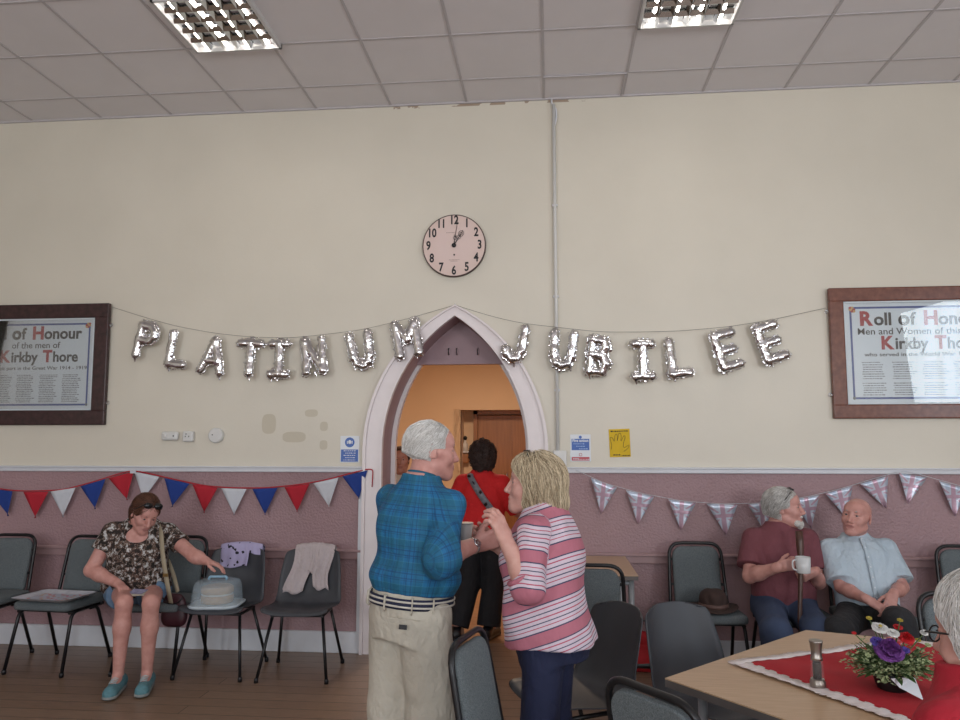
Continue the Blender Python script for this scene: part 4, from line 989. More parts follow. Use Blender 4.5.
    def hand(s, k, w_, d, n, curl, c, thumb=0.0, spread=1.0):
        n = unit(n - d * (n @ d)); t = np.cross(d, n) * (1 if k == -1 else -1); A = s.body.append; R = np.stack([t, n, d], 1)
        A(Cap(w_ - d * .02, w_ + d * .03 * c, .026 * c, .026 * c, .015, R, V3(1.05, .72, 1)))
        kn = []
        for i, (f, o_, ln) in enumerate(((.084, .029, .070), (.088, .0095, .077), (.084, -.0095, .071), (.076, -.027, .056))):
            K = w_ + d * f * c + t * o_ * c - n * .002; kn.append(K)
            A(Cap(w_ + d * .025 * c + t * o_ * .75 * c, K, .0135 * c, .0115 * c, .012)); p, a = K, 0.0; rr = .0098 if i < 3 else .0088
            dd0 = unit(d + t * (o_ * 2.2 * spread))
            for j, (fr, cu) in enumerate(zip((.46, .30, .24), curl)):
                a += math.radians(cu * (1 + .12 * i)); dr = dd0 * math.cos(a) + n * math.sin(a); q = p + dr * ln * fr * c
                A(Cap(p, q, rr * c * (1 - .08 * j), rr * c * (.93 - .08 * j), .003)); p = q
        b = w_ + d * .022 * c + t * .022 * c; th = math.radians(thumb)
        d1 = unit(t * (.75 - .4 * math.sin(th)) + d * .62 + n * (.35 + math.sin(th))); q1 = b + d1 * .044 * c; d2 = unit(d1 * .55 + d * .8 + n * (.25 + .9 * math.sin(th))); q2 = q1 + d2 * .033 * c; d3 = unit(d2 + d * .35 + n * .3 * math.sin(th))
        A(Cap(b, q1, .0165 * c, .0120 * c, .012)); A(Cap(q1, q2, .0115 * c, .0105 * c, .004)); A(Cap(q2, q2 + d3 * .024 * c, .0105 * c, .0085 * c, .004))
        cc = w_ + d * .085 * c; r = .115 * c; s.fine.append((cc - r, cc + r * V3(1, 1, 1), .0026))
    def leg(s, k, knee, ankle, toe=(0, -1, 0), fat=1.0, shoe=None, slen=.25):
        K, A_ = V3(*knee), V3(*ankle); f = fat * s.s; A = s.body.append; H_ = s.hip[k]
        A(Cap(H_, K, .082 * f, .056 * f, .03)); A(Cap(K, K + (A_ - K) * .35, .053 * f, .056 * f, .02)); A(Cap(K + (A_ - K) * .3, A_, .056 * f, .034 * f, .02))
        t = unit(toe); A(Cap(A_, A_ + t * .12 + V3(0, 0, -.045), .032 * s.s, .024 * s.s, .02)); s.legs[k] = (H_, K, A_)
        if shoe is not None:
            zz = A_[2] - .085 * s.s; he = V3(A_[0], A_[1], zz) - t * .055; to = he + t * slen * .78; wv = V3(-t[1], t[0], 0); R = np.stack([wv, t, V3(0, 0, 1)], 1)
            P = [Cap(he + V3(0, 0, .038), to + V3(0, 0, .028), .040, .043, .02, R, V3(.95, 1, .95)), Cap(he + V3(0, 0, .05), A_ + V3(0, 0, .0), .040, .038, .02), Plane(A_ + V3(0, 0, .012), (0, 0, 1)), Plane((0, 0, zz), (0, 0, -1))]
            so = sdf_obj('shoe', P, .005, shoe[0], s.root, lo=None) if False else sdf_obj('shoe', P, .0055, shoe[0], s.root)
            P = [Cap(he + V3(0, 0, .010), to + V3(0, 0, .010), .042, .045, .01, R, V3(.98, 1, .55)), Plane((0, 0, zz), (0, 0, -1)), Plane((0, 0, zz + .024), (0, 0, 1))]
            sdf_obj('sole', P, .0055, shoe[1], so)
            if len(shoe) > 2:
                for j in range(4): c = he + t * (slen * .43 + j * .018) + V3(0, 0, .084 - j * .0035); MB().tube([c - wv * .02, c + V3(0, 0, .008), c + wv * .02], .003, 5).build('lace', shoe[2], so)
    def build_body(s, h=.0075):
        lo, hi = bounds(s.body); V, Q = sdf(s.body, h, lo=lo, hi=hi)
        c = V[Q].mean(1); keep = np.ones(len(Q), bool)
        for (a, b, _) in s.fine: keep &= ~((c > a + h * 1.2) & (c < b - h * 1.2)).all(1)
        parts = [clean(V, Q[keep])]
        for (a, b, hh) in s.fine:
            V2, Q2 = sdf(s.body, hh, lo=a, hi=b); parts.append((V2, Q2))
        n = 0; VV, QQ = [], []
        for V_, Q_ in parts: VV.append(V_); QQ.append(Q_ + n); n += len(V_)
        V = np.concatenate(VV); Q = np.concatenate(QQ)
        lip = np.zeros(len(V))
        if hasattr(s, 'H'):
            p = ((V - s.hc) @ s.H) / s.hs
            lip = np.clip(1.25 - np.sqrt((p[:, 0] / .022) ** 2 + ((p[:, 2] + .065) / .0115) ** 2), 0, .25) * 2.6 * (p[:, 1] < -.088)
        s.bodyobj = np_mesh('body', V, Q, s.skin, s.root, {'lip': lip}); return s.bodyobj
    # clothes
    def torso_rows(s, inf, dinf=None, z0=-.2, z1=9, belly=0.0, flare=0.0):
        out = []
        for z, x, y, w_, d in s.rows:
            b = belly * math.exp(-((z / s.s - .13) / .12) ** 2); out.append((z, x, y - b * .75 * s.s, w_ + inf + b * .35 + flare * max(0, .15 - z), d + (dinf or inf) + b * .35 * s.s + flare * max(0, .15 - z)))
        return out
    def top(s, name, m, hem=.0, inf=.014, sleeve=.8, sl_inf=.018, neck=.068, neck_z=.455, neck_y=0.0, belly=0.0, flare=0.0, disp=None, h=.006, fore=None, attr=None, extra=(), vneck=0.0, sfl=.012):
        rows = s.torso_rows(inf, None, belly=belly, flare=flare)
        z0 = hem * s.s; rows = [r for r in rows if r[0] > z0 + .02 or r[0] > -.05]
        if z0 < rows[0][0]: r = rows[0]; rows = [(z0 - .02, r[1], r[2], r[3] + .004, r[4] + .004)] + rows
        P = [Loft(s.o, s.T, rows, .03, tag=1, top=rows[-1][0], bot=z0)]
        for k in (-1, 1):
            S_, E = s.arms[k][:2] if k in s.arms else (s.sh[k], s.sh[k] + V3(0, 0, -.27))
            P.append(Cap(s.tp(k * s.shw * .3, .01, .43 * s.s), S_, (.036 + inf * .6) * s.s, (.046 + inf * .5) * s.s, .05, tag=1))
            e = S_ + (E - S_) * (sleeve if fore is None else 1.0); dr = unit(E - S_); f = getattr(s, 'afat', 1.0)
            P.append(Cap(S_, e + dr * (.03 if fore is None else 0), .044 * s.s * f + sl_inf, .042 * s.s * f + sl_inf + sfl, .035, tag=2 + k, clip=[(e, dr)] if fore is None else None))
            if fore is not None and k in s.arms:
                W_ = s.arms[k][2]; dr = unit(W_ - E); e2 = E + (W_ - E) * fore; P.append(Cap(E, e2 + dr * .03, .046 * s.s * f + sl_inf, .040 * s.s * f + sl_inf + sfl, .03, tag=12 + k, clip=[(e2, dr)]))
        P += list(extra)
        P.append(Cap(s.tp(0, neck_y * s.s + .01, neck_z * s.s + .02), s.tp(0, neck_y * s.s - vneck, neck_z * s.s + .25), neck * s.s, neck * s.s * 1.4, .012, sub=True))
        if vneck: P.append(Ell(s.tp(0, -.11 * s.s, (neck_z - .02) * s.s), V3(.085, .07, vneck), s.T, .01, sub=True))
        s.topP = P
        return sdf_obj(name, P, h, m, s.root, disp=disp, attr=attr)
    def trousers(s, name, m, waist=.07, inf=.012, leg_inf=.014, to='ankle', frac=1.0, disp=None, h=.0075, fat=1.0, seat=0.0, wide=1.0, hemw=1.0):
        P = [Loft(s.o, s.T, [(z, x, y, w_ + inf, d + inf + seat) for z, x, y, w_, d in s.rows if z < .3], .04, top=waist * s.s)]
        for k in (-1, 1):
            if k not in s.legs: continue
            H_, K, A_ = s.legs[k]; f = fat * s.s
            if to == 'thigh': e = H_ + (K - H_) * frac; dr = unit(K - H_); P.append(Cap(H_, e + dr * .03, .090 * f + leg_inf, .078 * f + leg_inf, .04, clip=[(e, dr)]))
            else:
                P.append(Cap(H_, K, .078 * f + leg_inf, .060 * f * wide + leg_inf, .04)); e = K + (A_ - K) * frac; dr = unit(A_ - K)
                P.append(Cap(K, e + dr * .03, .060 * f * wide + leg_inf, (.05 * hemw) * f * wide + leg_inf, .03, clip=[(e, dr)]))
        return sdf_obj(name, P, h, m, s.root, disp=disp)
    def collar(s, m, r=.062, h_=.03, z=.475, y=.004, gap=30, tilt=12, parent=None, th=.004):
        b = MB(); T = s.T @ rx(tilt)
        def P(u, v):
            a = math.radians(-90 + gap / 2 + (360 - gap) * u); rr = (r + .016 * (1 - v) ** 1.2 - .004 * v) * s.s
            if v < .5: rr += .010
            zz = z * s.s + h_ * s.s * (v * 2 if v < .5 else 1.0 - (v - .5) * .4) * 1.0
            p = V3(rr * math.cos(a), y * s.s + rr * math.sin(a) * .95, 0); return s.o + s.T @ (V3(0, 0, zz) + rx(tilt) @ p)
        def P2(u, v):
            a = math.radians(-90 + gap / 2 + (360 - gap) * u); rx_ = (r - .002 + .036 * v ** 1.3) * s.s; ry_ = (r - .002 + .024 * v ** 1.3) * s.s; zz = (z + h_) * s.s - v * (h_ + .010) * s.s
            p = V3(rx_ * math.cos(a), y * s.s + ry_ * math.sin(a) * .95, 0); return s.o + s.T @ (V3(0, 0, zz) + rx(tilt) @ p)
        b.grid(P2, 40, 4, thick=.003); return b.build('collar', m, parent or s.root)
    def hair(s, m, prims, h=.0032, disp=None, n=900, comb=None, ln=.05, r=.0011, lift=.003, steps=6, sel=None, name='hair', seed=1, spr=.25, tp_=.2):
        """prims in head coordinates; strands follow comb(P) over the shell"""
        q, H, hs = s.q, s.H, s.hs
        P = []
        def cv(p):
            if isinstance(p, Grp): return Grp([cv(x) for x in p.p], p.k, p.sub)
            if isinstance(p, Ell): return Ell(q(*p.c), p.r * hs, H @ p.R, p.k, p.sub)
            if isinstance(p, Plane): return Plane(q(*p.q), H @ p.n, p.k)
            if isinstance(p, Cap): return Cap(q(*p.a), q(*p.b), p.ra * hs, p.rb * hs, p.k, sub=p.sub)
        P = [cv(p) for p in prims]; V, Q = sdf(P, h, disp)
        o = np_mesh(name, V, Q, m, s.root)
        if n and comb:
            R = np.random.RandomState(seed); I = R.randint(0, len(V), n); p = V[I].copy(); loc = ((p - s.hc) @ H) / hs
            if sel: keep = sel(loc); p = p[keep]; loc = loc[keep]
            m_ = len(p); path = []; jit = R.normal(size=(m_, 3)) * spr; L_ = ln * R.uniform(.6, 1.3, m_) / steps; ph = R.uniform(0, 6.28, m_); e = .002
            off = lift * R.uniform(.0, 1.6, m_)
            for k in range(steps + 1):
                d = evalp(P, p, disp); g = np.stack([(evalp(P, p + V3(*(np.eye(3)[i] * e)), disp) - d) / e for i in range(3)], 1); g /= np.maximum(np.linalg.norm(g, axis=1), 1e-6)[:, None]
                p = p - g * (d - off)[:, None]; path.append(p.copy()); loc = ((p - s.hc) @ H) / hs
                c = comb(loc) + jit; c = c @ H.T; c = c - g * (c * g).sum(1)[:, None]; c /= np.maximum(np.linalg.norm(c, axis=1), 1e-6)[:, None]; p = p + c * L_[:, None]
            path = np.array(path); n_ = steps + 1; VV = np.zeros((m_, n_, 3, 3)); tg = np.gradient(path, axis=0); tg /= np.maximum(np.linalg.norm(tg, axis=2), 1e-9)[:, :, None]
            a = np.cross(tg, V3(.3, .5, .8)); a /= np.maximum(np.linalg.norm(a, axis=2), 1e-9)[:, :, None]; b = np.cross(tg, a)
            rr = r * (1 - (1 - tp_) * (np.arange(n_) / steps) ** 2)[:, None, None]
            for j in range(3): an = 2 * math.pi * j / 3; VV[:, :, j] = (path + (a * math.cos(an) + b * math.sin(an)) * rr).transpose(1, 0, 2)
            base_ = (np.arange(m_) * n_ * 3)[:, None, None] + (np.arange(steps) * 3)[None, :, None] + np.arange(3)[None, None, :]
            nx = (np.arange(m_) * n_ * 3)[:, None, None] + (np.arange(steps) * 3)[None, :, None] + ((np.arange(3) + 1) % 3)[None, None, :]
            QQ = np.stack([base_, nx, nx + 3, base_ + 3], -1).reshape(-1, 4)
            nV = len(V); me = o.data; hv = np.concatenate([np.full(nV, .25), np.repeat(R.uniform(0, 1, m_) ** .8, n_ * 3)]); o2 = np_mesh('tmp_strands', np.concatenate([V, VV.reshape(-1, 3)]), np.concatenate([Q, QQ + nV]), m, None, {'hv': hv})
            o.data = o2.data; o.data.name = name; bpy.data.objects.remove(o2); bpy.data.meshes.remove(me)
        return o
def comb_down(crown=(0, .03, .11), tw=.0, back=0.0):
    c = V3(*crown)
    def f(P):
        v = P - c; v = v / np.maximum(np.linalg.norm(v, axis=1), 1e-6)[:, None]; v = v + V3(0, back, -.35); v[:, 0] += tw; return v
    return f
def short_hair(front=.075, side=.02, thick=.006, nape=-.06, bald=False):
    t = thick; sh_ = Ell((0, .016, .036), (.076 + t, .096 + t, .083 + t))
    P = [Grp([sh_, Plane((0, -.055, front), (0, -.75, -.66))], .01) if not bald else Grp([sh_, Plane((0, 0, .03), (0, 0, 1)), Plane((0, .0, 0), (0, -1, 0))], .01),
         Grp([Ell((0, .016, .03), (.077 + t, .098 + t, .085 + t)), Plane((0, -.035, 0), (0, -1, .0)), Plane((0, 0, side), (0, 0, -1))], .01),
         Grp([Ell((0, .022, .0), (.073 + t, .092 + t, .100 + t)), Plane((0, .022, 0), (0, -1, 0)), Plane((0, 0, nape), (0, .3, -1))], .01),
         ]
    return P
# ---------------------------------------------------------------- clothes materials
def plaid():
    g = N('teal_plaid_cotton'); a = g.n('ShaderNodeAttribute', attribute_name='sc').outputs['Vector']; s_ = g.n('ShaderNodeSeparateXYZ', {0: a})
    def lines(c, per, wd, ph=0.0):
        f = g.math('FRACT', g.math('ADD', g.math('DIVIDE', c, per), ph)); return g.math('LESS_THAN', f, wd)
    c = g.ramp(g.noise(g.coord(), 5, 3), [(.3, lin('17608f')), (.7, lin('1d70a0'))])
    for ax in (0, 1):
        u = s_.outputs[ax]
        c = g.mix(g.math('MULTIPLY', lines(u, .085, .42), .34), c, lin('1a5560'))
        c = g.mix(g.math('MULTIPLY', lines(u, .085, .06, .1), .55), c, lin('123a68')); c = g.mix(g.math('MULTIPLY', lines(u, .085, .06, .32), .55), c, lin('123a68'))
        c = g.mix(g.math('MULTIPLY', lines(u, .085, .035, .6), .22), c, lin('4a93a8')); c = g.mix(g.math('MULTIPLY', lines(u, .0425, .08, .8), .35), c, lin('10305c'))
    g.base(c); g.set(Roughness=.8); creases(g); return g.m
def stripes():
    g = N('striped_knit'); u = g.n('ShaderNodeAttribute', attribute_name='sc').outputs['Fac']; f = g.math('FRACT', g.math('DIVIDE', u, .14))
    L, P_, N_, D = lin('cdbfcb'), lin('b26c7c'), lin('42425e'), lin('b04a62')
    st = [(0, P_), (.24, N_), (.275, L), (.36, D), (.385, L), (.46, N_), (.485, L), (.57, D), (.60, L), (.68, N_), (.71, L), (.80, D), (.83, L), (.90, N_), (.93, P_)]
    g.base(g.ramp(f, st, 'CONSTANT')); g.set(Roughness=.85); creases(g, .5); return g.m
def folds(freq=26, amp=.004, seed=1, sq=(1, 1, .45)): return wob(amp, freq, seed, sq)
def creases(g, s_=.65, sc=9, d=.03):
    n = g.noise(g.coord((1, 1, .7), rot=(.5, .3, 0)), sc, 3, .55); r_ = g.math('ABSOLUTE', g.math('SUBTRACT', n, .5)); g.bump(g.math('ADD', g.math('MULTIPLY', r_, 1.6), g.math('MULTIPLY', g.noise(g.coord(), 180, 2), .03)), s_, d)
def cloth_mat(name, c1, var=.08, bump=.3, sc=14):
    g = N(name); c = lin(c1); g.base(g.ramp(g.noise(g.coord(), 6), [(.3, tuple(x * (1 - var) for x in c[:3]) + (1,)), (.7, tuple(min(1, x * (1 + var)) for x in c[:3]) + (1,))])); g.set(Roughness=.85); creases(g, min(.9, bump * 2.2)); return g.m
def floral():
    g = N('floral_print'); v = g.coord(); a = g.n('ShaderNodeTexVoronoi', {'Vector': g.n('ShaderNodeVectorMath', {0: v, 1: g.n('ShaderNodeTexNoise', {'Vector': v, 'Scale': 22.0}).outputs[1]}, operation='MULTIPLY_ADD').outputs[0], 'Scale': 1.0})
    n = g.noise(v, 32, 4, .7); n2 = g.noise(v, 17, 3)
    c = g.ramp(n, [(.0, lin('1c1714')), (.44, lin('2a221e')), (.48, lin('7d675a')), (.51, lin('46342e')), (.54, lin('aeaeae')), (.64, lin('d3d2d0')), (.70, lin('4a3b35'))], 'CONSTANT')
    g.base(g.mix(g.math('GREATER_THAN', n2, .54), c, g.ramp(n, [(.4, lin('241c1a')), (.5, lin('5e463c')), (.58, lin('a39c98'))], 'CONSTANT'))); g.set(Roughness=.85); return g.m
# ================================================================ man in the plaid shirt
hp = at(411, 603, -2.38)
m1 = Person('elderly man in a blue plaid shirt and stone trousers, standing with his back turned', (hp.x, -2.38), 152, 1.09, (0, 0, .83), lean=4, side=-3, wm=.84, dm=1.08, shw=.142, hs=1.0)
m1.head(yaw=112, pitch=4, up=.125, fwd=-.035, absolute=True, neck=.92, wsh=(.02, 0, 0))
m1.afat = 1.0
m1.arm(-1, at(476, 545, -2.40), (.05, -.8, -.7), (.93, .1, .32), (-.3, .9, .2), (30, 40, 25), fat=1.02, thumb=20, elbow=at(441, 557, -2.56))
m1.arm(1, at(458, 536, -2.12), (-.6, .1, -.8), (.75, -.3, .2), (.6, -.5, 0), (45, 50, 30), thumb=45)
for k in (-1, 1): m1.leg(k, (k * .10, -.02, .43), (k * .11, .02, .09), shoe=(mat('brown_leather', '3e2a20', .4), M_black))
m1.build_body()
m1.brows(M_hwhite)
def sc_plaid(P):
    def f(V):
        T = P.topP; td = T[0].d(V); out = np.zeros((len(V), 3)); L = T[0].loc(V); th = np.arctan2(L[:, 0], -L[:, 1]); out[:, 0] = th * .17; out[:, 1] = L[:, 2] + .0
        for p in T:
            if p.tag >= 1 and p.tag != 1 and hasattr(p, 'a') and not p.sub:
                d = p.d(V); mk = d < td - .012; ax = unit(p.b - p.a); w_ = V - p.a; al = w_ @ ax; r = w_ - al[:, None] * ax; e1 = unit(np.cross(ax, V3(0, 1, .2))); e2 = np.cross(ax, e1)
                out[mk, 1] = al[mk]; out[mk, 0] = (np.arctan2(r @ e1, r @ e2) * .06)[mk]; td = np.minimum(td, d)
        return out
    return f
M_plaid = plaid()
shirt = m1.top('shirt', M_plaid, hem=.075, inf=.018, sleeve=1.0, fore=.14, sl_inf=.012, neck=.056, neck_z=.475, belly=.0, disp=lambda V: folds(30, .006, 4, (1, 1, .5))(V) + folds(70, .002, 9)(V), attr={'sc': sc_plaid(m1)}, sfl=.022,
        extra=[Cap(m1.tp(.04, .02, .14), m1.tp(-.04, .0, .14), .150, .150, .05, m1.T, V3(1, .95, .42), tag=1)])
m1.collar(M_plaid, r=.060, z=.452, h_=.052, gap=40, tilt=14, parent=shirt)
M_stone = cloth_mat('stone_cotton', 'b9b3a6', bump=.35, sc=10)
tr = m1.trousers('trousers', M_stone, waist=.078, inf=.006, leg_inf=.022, to='ankle', frac=.98, disp=lambda V: folds(24, .006, 5, (1, 1, .6))(V), seat=.015, wide=1.18, hemw=1.3)
b = MB(); ring = []
rws = [(z, x, y, w_, d) for z, x, y, w_, d in m1.rows]
def belt(P, z0, m, name, w_, r_, th=.004, parent=None):
    b = MB(); row = [r for r in P.rows]; zz = np.array([r[0] for r in row]); ww = np.interp(z0, zz, [r[3] for r in row]); dd = np.interp(z0, zz, [r[4] for r in row])
    def Q(u, v): a = 2 * math.pi * u; e = 2 / 2.3; cx, sy = math.cos(a), math.sin(a); return P.tp(math.copysign(abs(cx) ** e, cx) * (ww + r_), math.copysign(abs(sy) ** e, sy) * (dd + r_ + .012), z0 - w_ / 2 + w_ * v)
    b.grid(Q, 72, 1, thick=-th); return b.build(name, m, parent or P.root)
M_navy = mat('navy_web', '20253f', .8); M_cream = mat('cream_web', 'c3bfb6', .8)
bl = belt(m1, .045, M_navy, 'belt', .042, .014, parent=m1.root)
belt(m1, .055, M_cream, 'belt_stripe', .007, .0195, parent=bl); belt(m1, .036, M_cream, 'belt_stripe', .007, .0195, parent=bl)
def around(P, ang, z0, r_):
    row = P.rows; zz = np.array([r[0] for r in row]); ww = np.interp(z0, zz, [r[3] for r in row]); dd = np.interp(z0, zz, [r[4] for r in row]); a = math.radians(ang); e = 2 / 2.3; cx, sy = math.cos(a), math.sin(a)
    return P.tp(math.copysign(abs(cx) ** e, cx) * (ww + r_), math.copysign(abs(sy) ** e, sy) * (dd + r_ + .014), z0)
for a in (128, 48, 90, 160, 20): MB().tube([around(m1, a, .072, .016), around(m1, a, .068, .024), around(m1, a, .02, .024), around(m1, a, .012, .014)], .006, 6, flat=.5).build('belt_loop', M_stone, tr)
p = around(m1, 118, -.035, .032); fr = Matrix(m1.T.tolist()) @ Matrix.Rotation(math.radians(28), 3, 'Z')
MB().box(p, (.032, .003, .018), rot=fr, bev=.001).build('brand_patch', mat('black_patch', '26262a', .6), tr)
MB().box(p - V3(0, .004, .0) + V3(0, 0, .028), (.13, .005, .004), rot=fr, bev=.001).build('pocket_seam', M_stone, tr)
m1.hair(M_hwhite, short_hair(.090, .02, .002, -.04), disp=wob(.0012, 90, 3), n=9000, comb=lambda P: comb_down((0, -.02, .13), back=.6)(P), ln=.036, lift=.006, r=.0011, spr=.22)
S_, E, Wr, hd, pn = m1.arms[-1]; u = unit(Wr - E); e1 = unit(np.cross(u, V3(0, 0, 1))); e2 = np.cross(u, e1); c = Wr - u * .018
wt_ = MB().tube([c + (e1 * math.cos(t_) * .033 + e2 * math.sin(t_) * .028) for t_ in [k * math.pi / 10 for k in range(20)]], .006, 8, closed=True).build('wrist_watch', M_chrome, m1.root)
wn = s_ = unit(m1.D((0, -1, .25)) - u * (m1.D((0, -1, .25)) @ u)); zc = Vector((0, 0, 1)).rotation_difference(Vector(wn)).to_matrix()
MB().lathe([(.017, 0), (.017, .008), (.014, .010)], tuple(c + wn * .026), 20, M=zc).build('watch_case', M_chrome, wt_)
# cup held by the man's far hand
def cup(name, label, c, r0, r1, h_, m, cat='cup', handle=None, hm=None):
    t = thing(name, label, cat, c); MB().lathe([(r0 * .9, 0), (r0, .004), (r1, h_), (r1 - .003, h_), (r0 - .003, .008), (.002, .007)], seg=28).build('cup_body', m, t)
    if handle is not None:
        a = handle; d = Vector((math.cos(a), math.sin(a), 0)); R2 = (r0 + r1) / 2
        MB().tube(bend([d * (R2 - .003) + Vector((0, 0, h_ * .82)), d * (R2 + .026) + Vector((0, 0, h_ * .80)), d * (R2 + .026) + Vector((0, 0, h_ * .25)), d * (R2 - .004) + Vector((0, 0, h_ * .18))], .018), .0045, 8).build('handle', m, t)
    return t
M_china = mat('white_china', 'c9cacb', .2, var=.02)
pc_ = at(465, 544, -2.24); t = cup('paper_cup', 'white cup held between the plaid shirted man and the woman in red', tuple(pc_), .026, .034, .088, M_china)
MB().lathe([(.0355, 0), (.0365, .003), (.0355, .006)], (0, 0, .085), 28).build('cup_rim', M_china, t)
# ================================================================ woman in the striped top
hp = at(549, 600, -2.44)
w1 = Person('blond woman in a pink striped top and navy trousers, hand raised in conversation', (hp.x, -2.44), -105, 1.0, (0, 0, .775), lean=3, rows=FEM, wm=.92, dm=1.20, skin=M_skin3, shw=.150, hs=.97)
w1.head(yaw=-93, pitch=-4, up=.095, fwd=-.045, absolute=True, neck=.98, face=.92, mouth=.4)
w1.arm(1, at(506, 541, -2.62), (.35, -.3, -1), (-.42, -.06, .95), (-.75, .45, .25), (22, 35, 25), fat=1.08, thumb=10, elbow=at(529, 588, -2.63))
w1.arm(-1, at(499, 546, -2.30), (.2, .6, -1), (-.75, -.1, .5), (.1, -.9, .1), (25, 30, 20), fat=1.1, thumb=15)
for k in (-1, 1): w1.leg(k, (k * .095, -.02, .40), (k * .10, .02, .09), shoe=(M_black, M_black))
w1.build_body(); w1.brows(M_hblond, .0035)
def sc_stripe(P, slope=.16):
    def f(V):
        T = P.topP; td = T[0].d(V) * 1.0; L = T[0].loc(V); out = L[:, 2] + slope * L[:, 1] + .012 * np.sin(L[:, 0] * 9 + L[:, 2] * 7)
        for p in T:
            if p.tag > 1 and hasattr(p, 'a') and not p.sub:
                d = p.d(V); mk = d < td - .014; ax = unit(p.b - p.a); al = (V - p.a) @ ax; out = np.where(mk, .05 + al + (.24 if p.tag > 10 else 0) + .006 * np.sin((V @ V3(50, 30, 20))), out); td = np.minimum(td, d)
        return out
    return f
M_str = stripes(); w1.afat = 1.12
top_ = w1.top('striped_top', M_str, hem=-.045, inf=.022, sleeve=1.0, sl_inf=.010, fore=.16, neck=.066, neck_z=.46, belly=.02, flare=.03, attr={'sc': sc_stripe(w1, -.32)},
       disp=lambda V: folds(26, .0055, 14, (1, 1, .5))(V) + folds(64, .002, 19)(V), sfl=.010)
S_, E, Wr, hd, pn = w1.arms[1]; u = unit(Wr - E); c = E + u * .045
MB().tube([c + (unit(np.cross(u, V3(0, 0, 1))) * math.cos(t_) + np.cross(u, unit(np.cross(u, V3(0, 0, 1)))) * math.sin(t_)) * (.058 + .003 * math.sin(5 * t_)) for t_ in [k * math.pi / 10 for k in range(20)]], .010, 8, closed=True).build('rolled_cuff', M_str, top_)
w1.trousers('trousers', cloth_mat('navy_cotton', '1e2442', bump=.3), waist=.03, inf=.002, leg_inf=.010, frac=.97, disp=folds(24, .005, 6, (1, 1, .5)), seat=.0, wide=1.2, fat=.92, hemw=1.2)
bob = [Grp([Ell((0, .016, .038), (.089, .108, .097)), Plane((0, -.062, .060), (0, -.85, -.5))], .01),
       Grp([Ell((0, .030, -.005), (.092, .095, .125)), Plane((0, -.018, 0), (0, -1, .12)), Plane((0, 0, -.108), (0, .0, -1))], .02, ),
       Ell((.0, -.055, .083), (.058, .030, .022), k=.03), Ell((0, .085, -.075), (.065, .045, .040), k=.04)]
def cb(P): v = comb_down((0, -.01, .13))(P); v[:, 2] -= .9 * (P[:, 2] < .05); v[:, 1] += .25; return v
w1.hair(M_hblond, bob, disp=lambda V: wob(.004, 60, 8, (1, 1, .3))(V), n=6000, comb=cb, ln=.11, lift=.009, r=.0014, spr=.30, steps=8)
q = w1.q; MB().tube(bend([q(-.088, .005, .055), q(-.06, -.03, .128), q(0, -.045, .143), q(.06, -.03, .128), q(.088, .005, .055)], .04), .0022, 6).build('glasses', M_black, w1.root)
b = MB()
for k in (-1, 1): b.tube([q(k * .034 + .022 * math.cos(t_), -.038 + .012 * math.sin(t_), .139 + .004 * math.cos(t_)) for t_ in [j * math.pi / 8 for j in range(16)]], .0018, 5, closed=True)
b.build('glasses_lenses', M_black, w1.root)
# ================================================================ woman in red in the doorway
hp = at(482, 560, .52)
r1 = Person('woman in a red top with curly dark hair walking away through the arch', (hp.x, .50), 172, 1.0, (0, 0, .80), lean=2, rows=FEM, wm=1.06, dm=1.12, skin=M_skin2, shw=.160, hs=.98)
r1.head(yaw=190, pitch=8, up=.128, absolute=True)
r1.arm(1, (hp.x - .20, .80, .98), (-.5, -.4, -.7), (.2, 1, .1), (.5, 0, -.5), (30, 30, 20), fat=1.1); r1.arm(-1, (hp.x + .20, .78, 1.0), (.6, -.4, -.7), (-.2, 1, .1), (-.5, 0, -.5), (30, 30, 20), fat=1.1)
r1.leg(1, (.10, .02, .42), (.17, .12, .10), toe=(.15, -1, 0), shoe=(M_black, M_black)); r1.leg(-1, (-.085, -.04, .42), (-.06, .02, .09), toe=(-.2, -1, 0), shoe=(M_black, M_black))
r1.build_body(.009)
r1.afat = 1.1
r1.top('red_top', cloth_mat('red_jersey', 'c0191d', bump=.25), hem=-.03, inf=.022, sleeve=.95, sl_inf=.020, neck=.062, flare=.04, disp=folds(22, .005, 3), h=.008)
r1.trousers('trousers', cloth_mat('black_cotton', '15151a'), waist=.03, inf=.008, leg_inf=.016, frac=.98, disp=folds(20, .004, 6), h=.009, wide=1.15, hemw=1.35)
r1.hair(M_hcurl, [Ell((0, .022, .035), (.108, .118, .112)), Ell((0, .05, -.03), (.10, .085, .10), k=.03), Plane((0, -.055, 0), (0, -1, -.1))], h=.004, disp=lambda V: wob(.008, 95, 8)(V) + wob(.005, 200, 9)(V), n=2600, comb=comb_down(), ln=.03, lift=.004, r=.0016, spr=1.1)
MS = mat('grey_webbing', '6e7078', .5, var=.25, vscale=30)
pts = []
for (fx, fz, off) in ((-.085, .475, .0), (-.07, .44, .0), (-.01, .36, .0), (.05, .28, 0), (.11, .19, 0), (.15, .12, 0)):
    L_ = r1.topP[0]; zz = L_.rows[:, 0]; ww = np.interp(fz, zz, L_.rows[:, 3]); dd = np.interp(fz, zz, L_.rows[:, 4]); y = dd * max(0.05, 1 - abs(fx / ww) ** 2.3) ** (1 / 2.3) + .012; pts.append(r1.tp(-fx, y, fz))
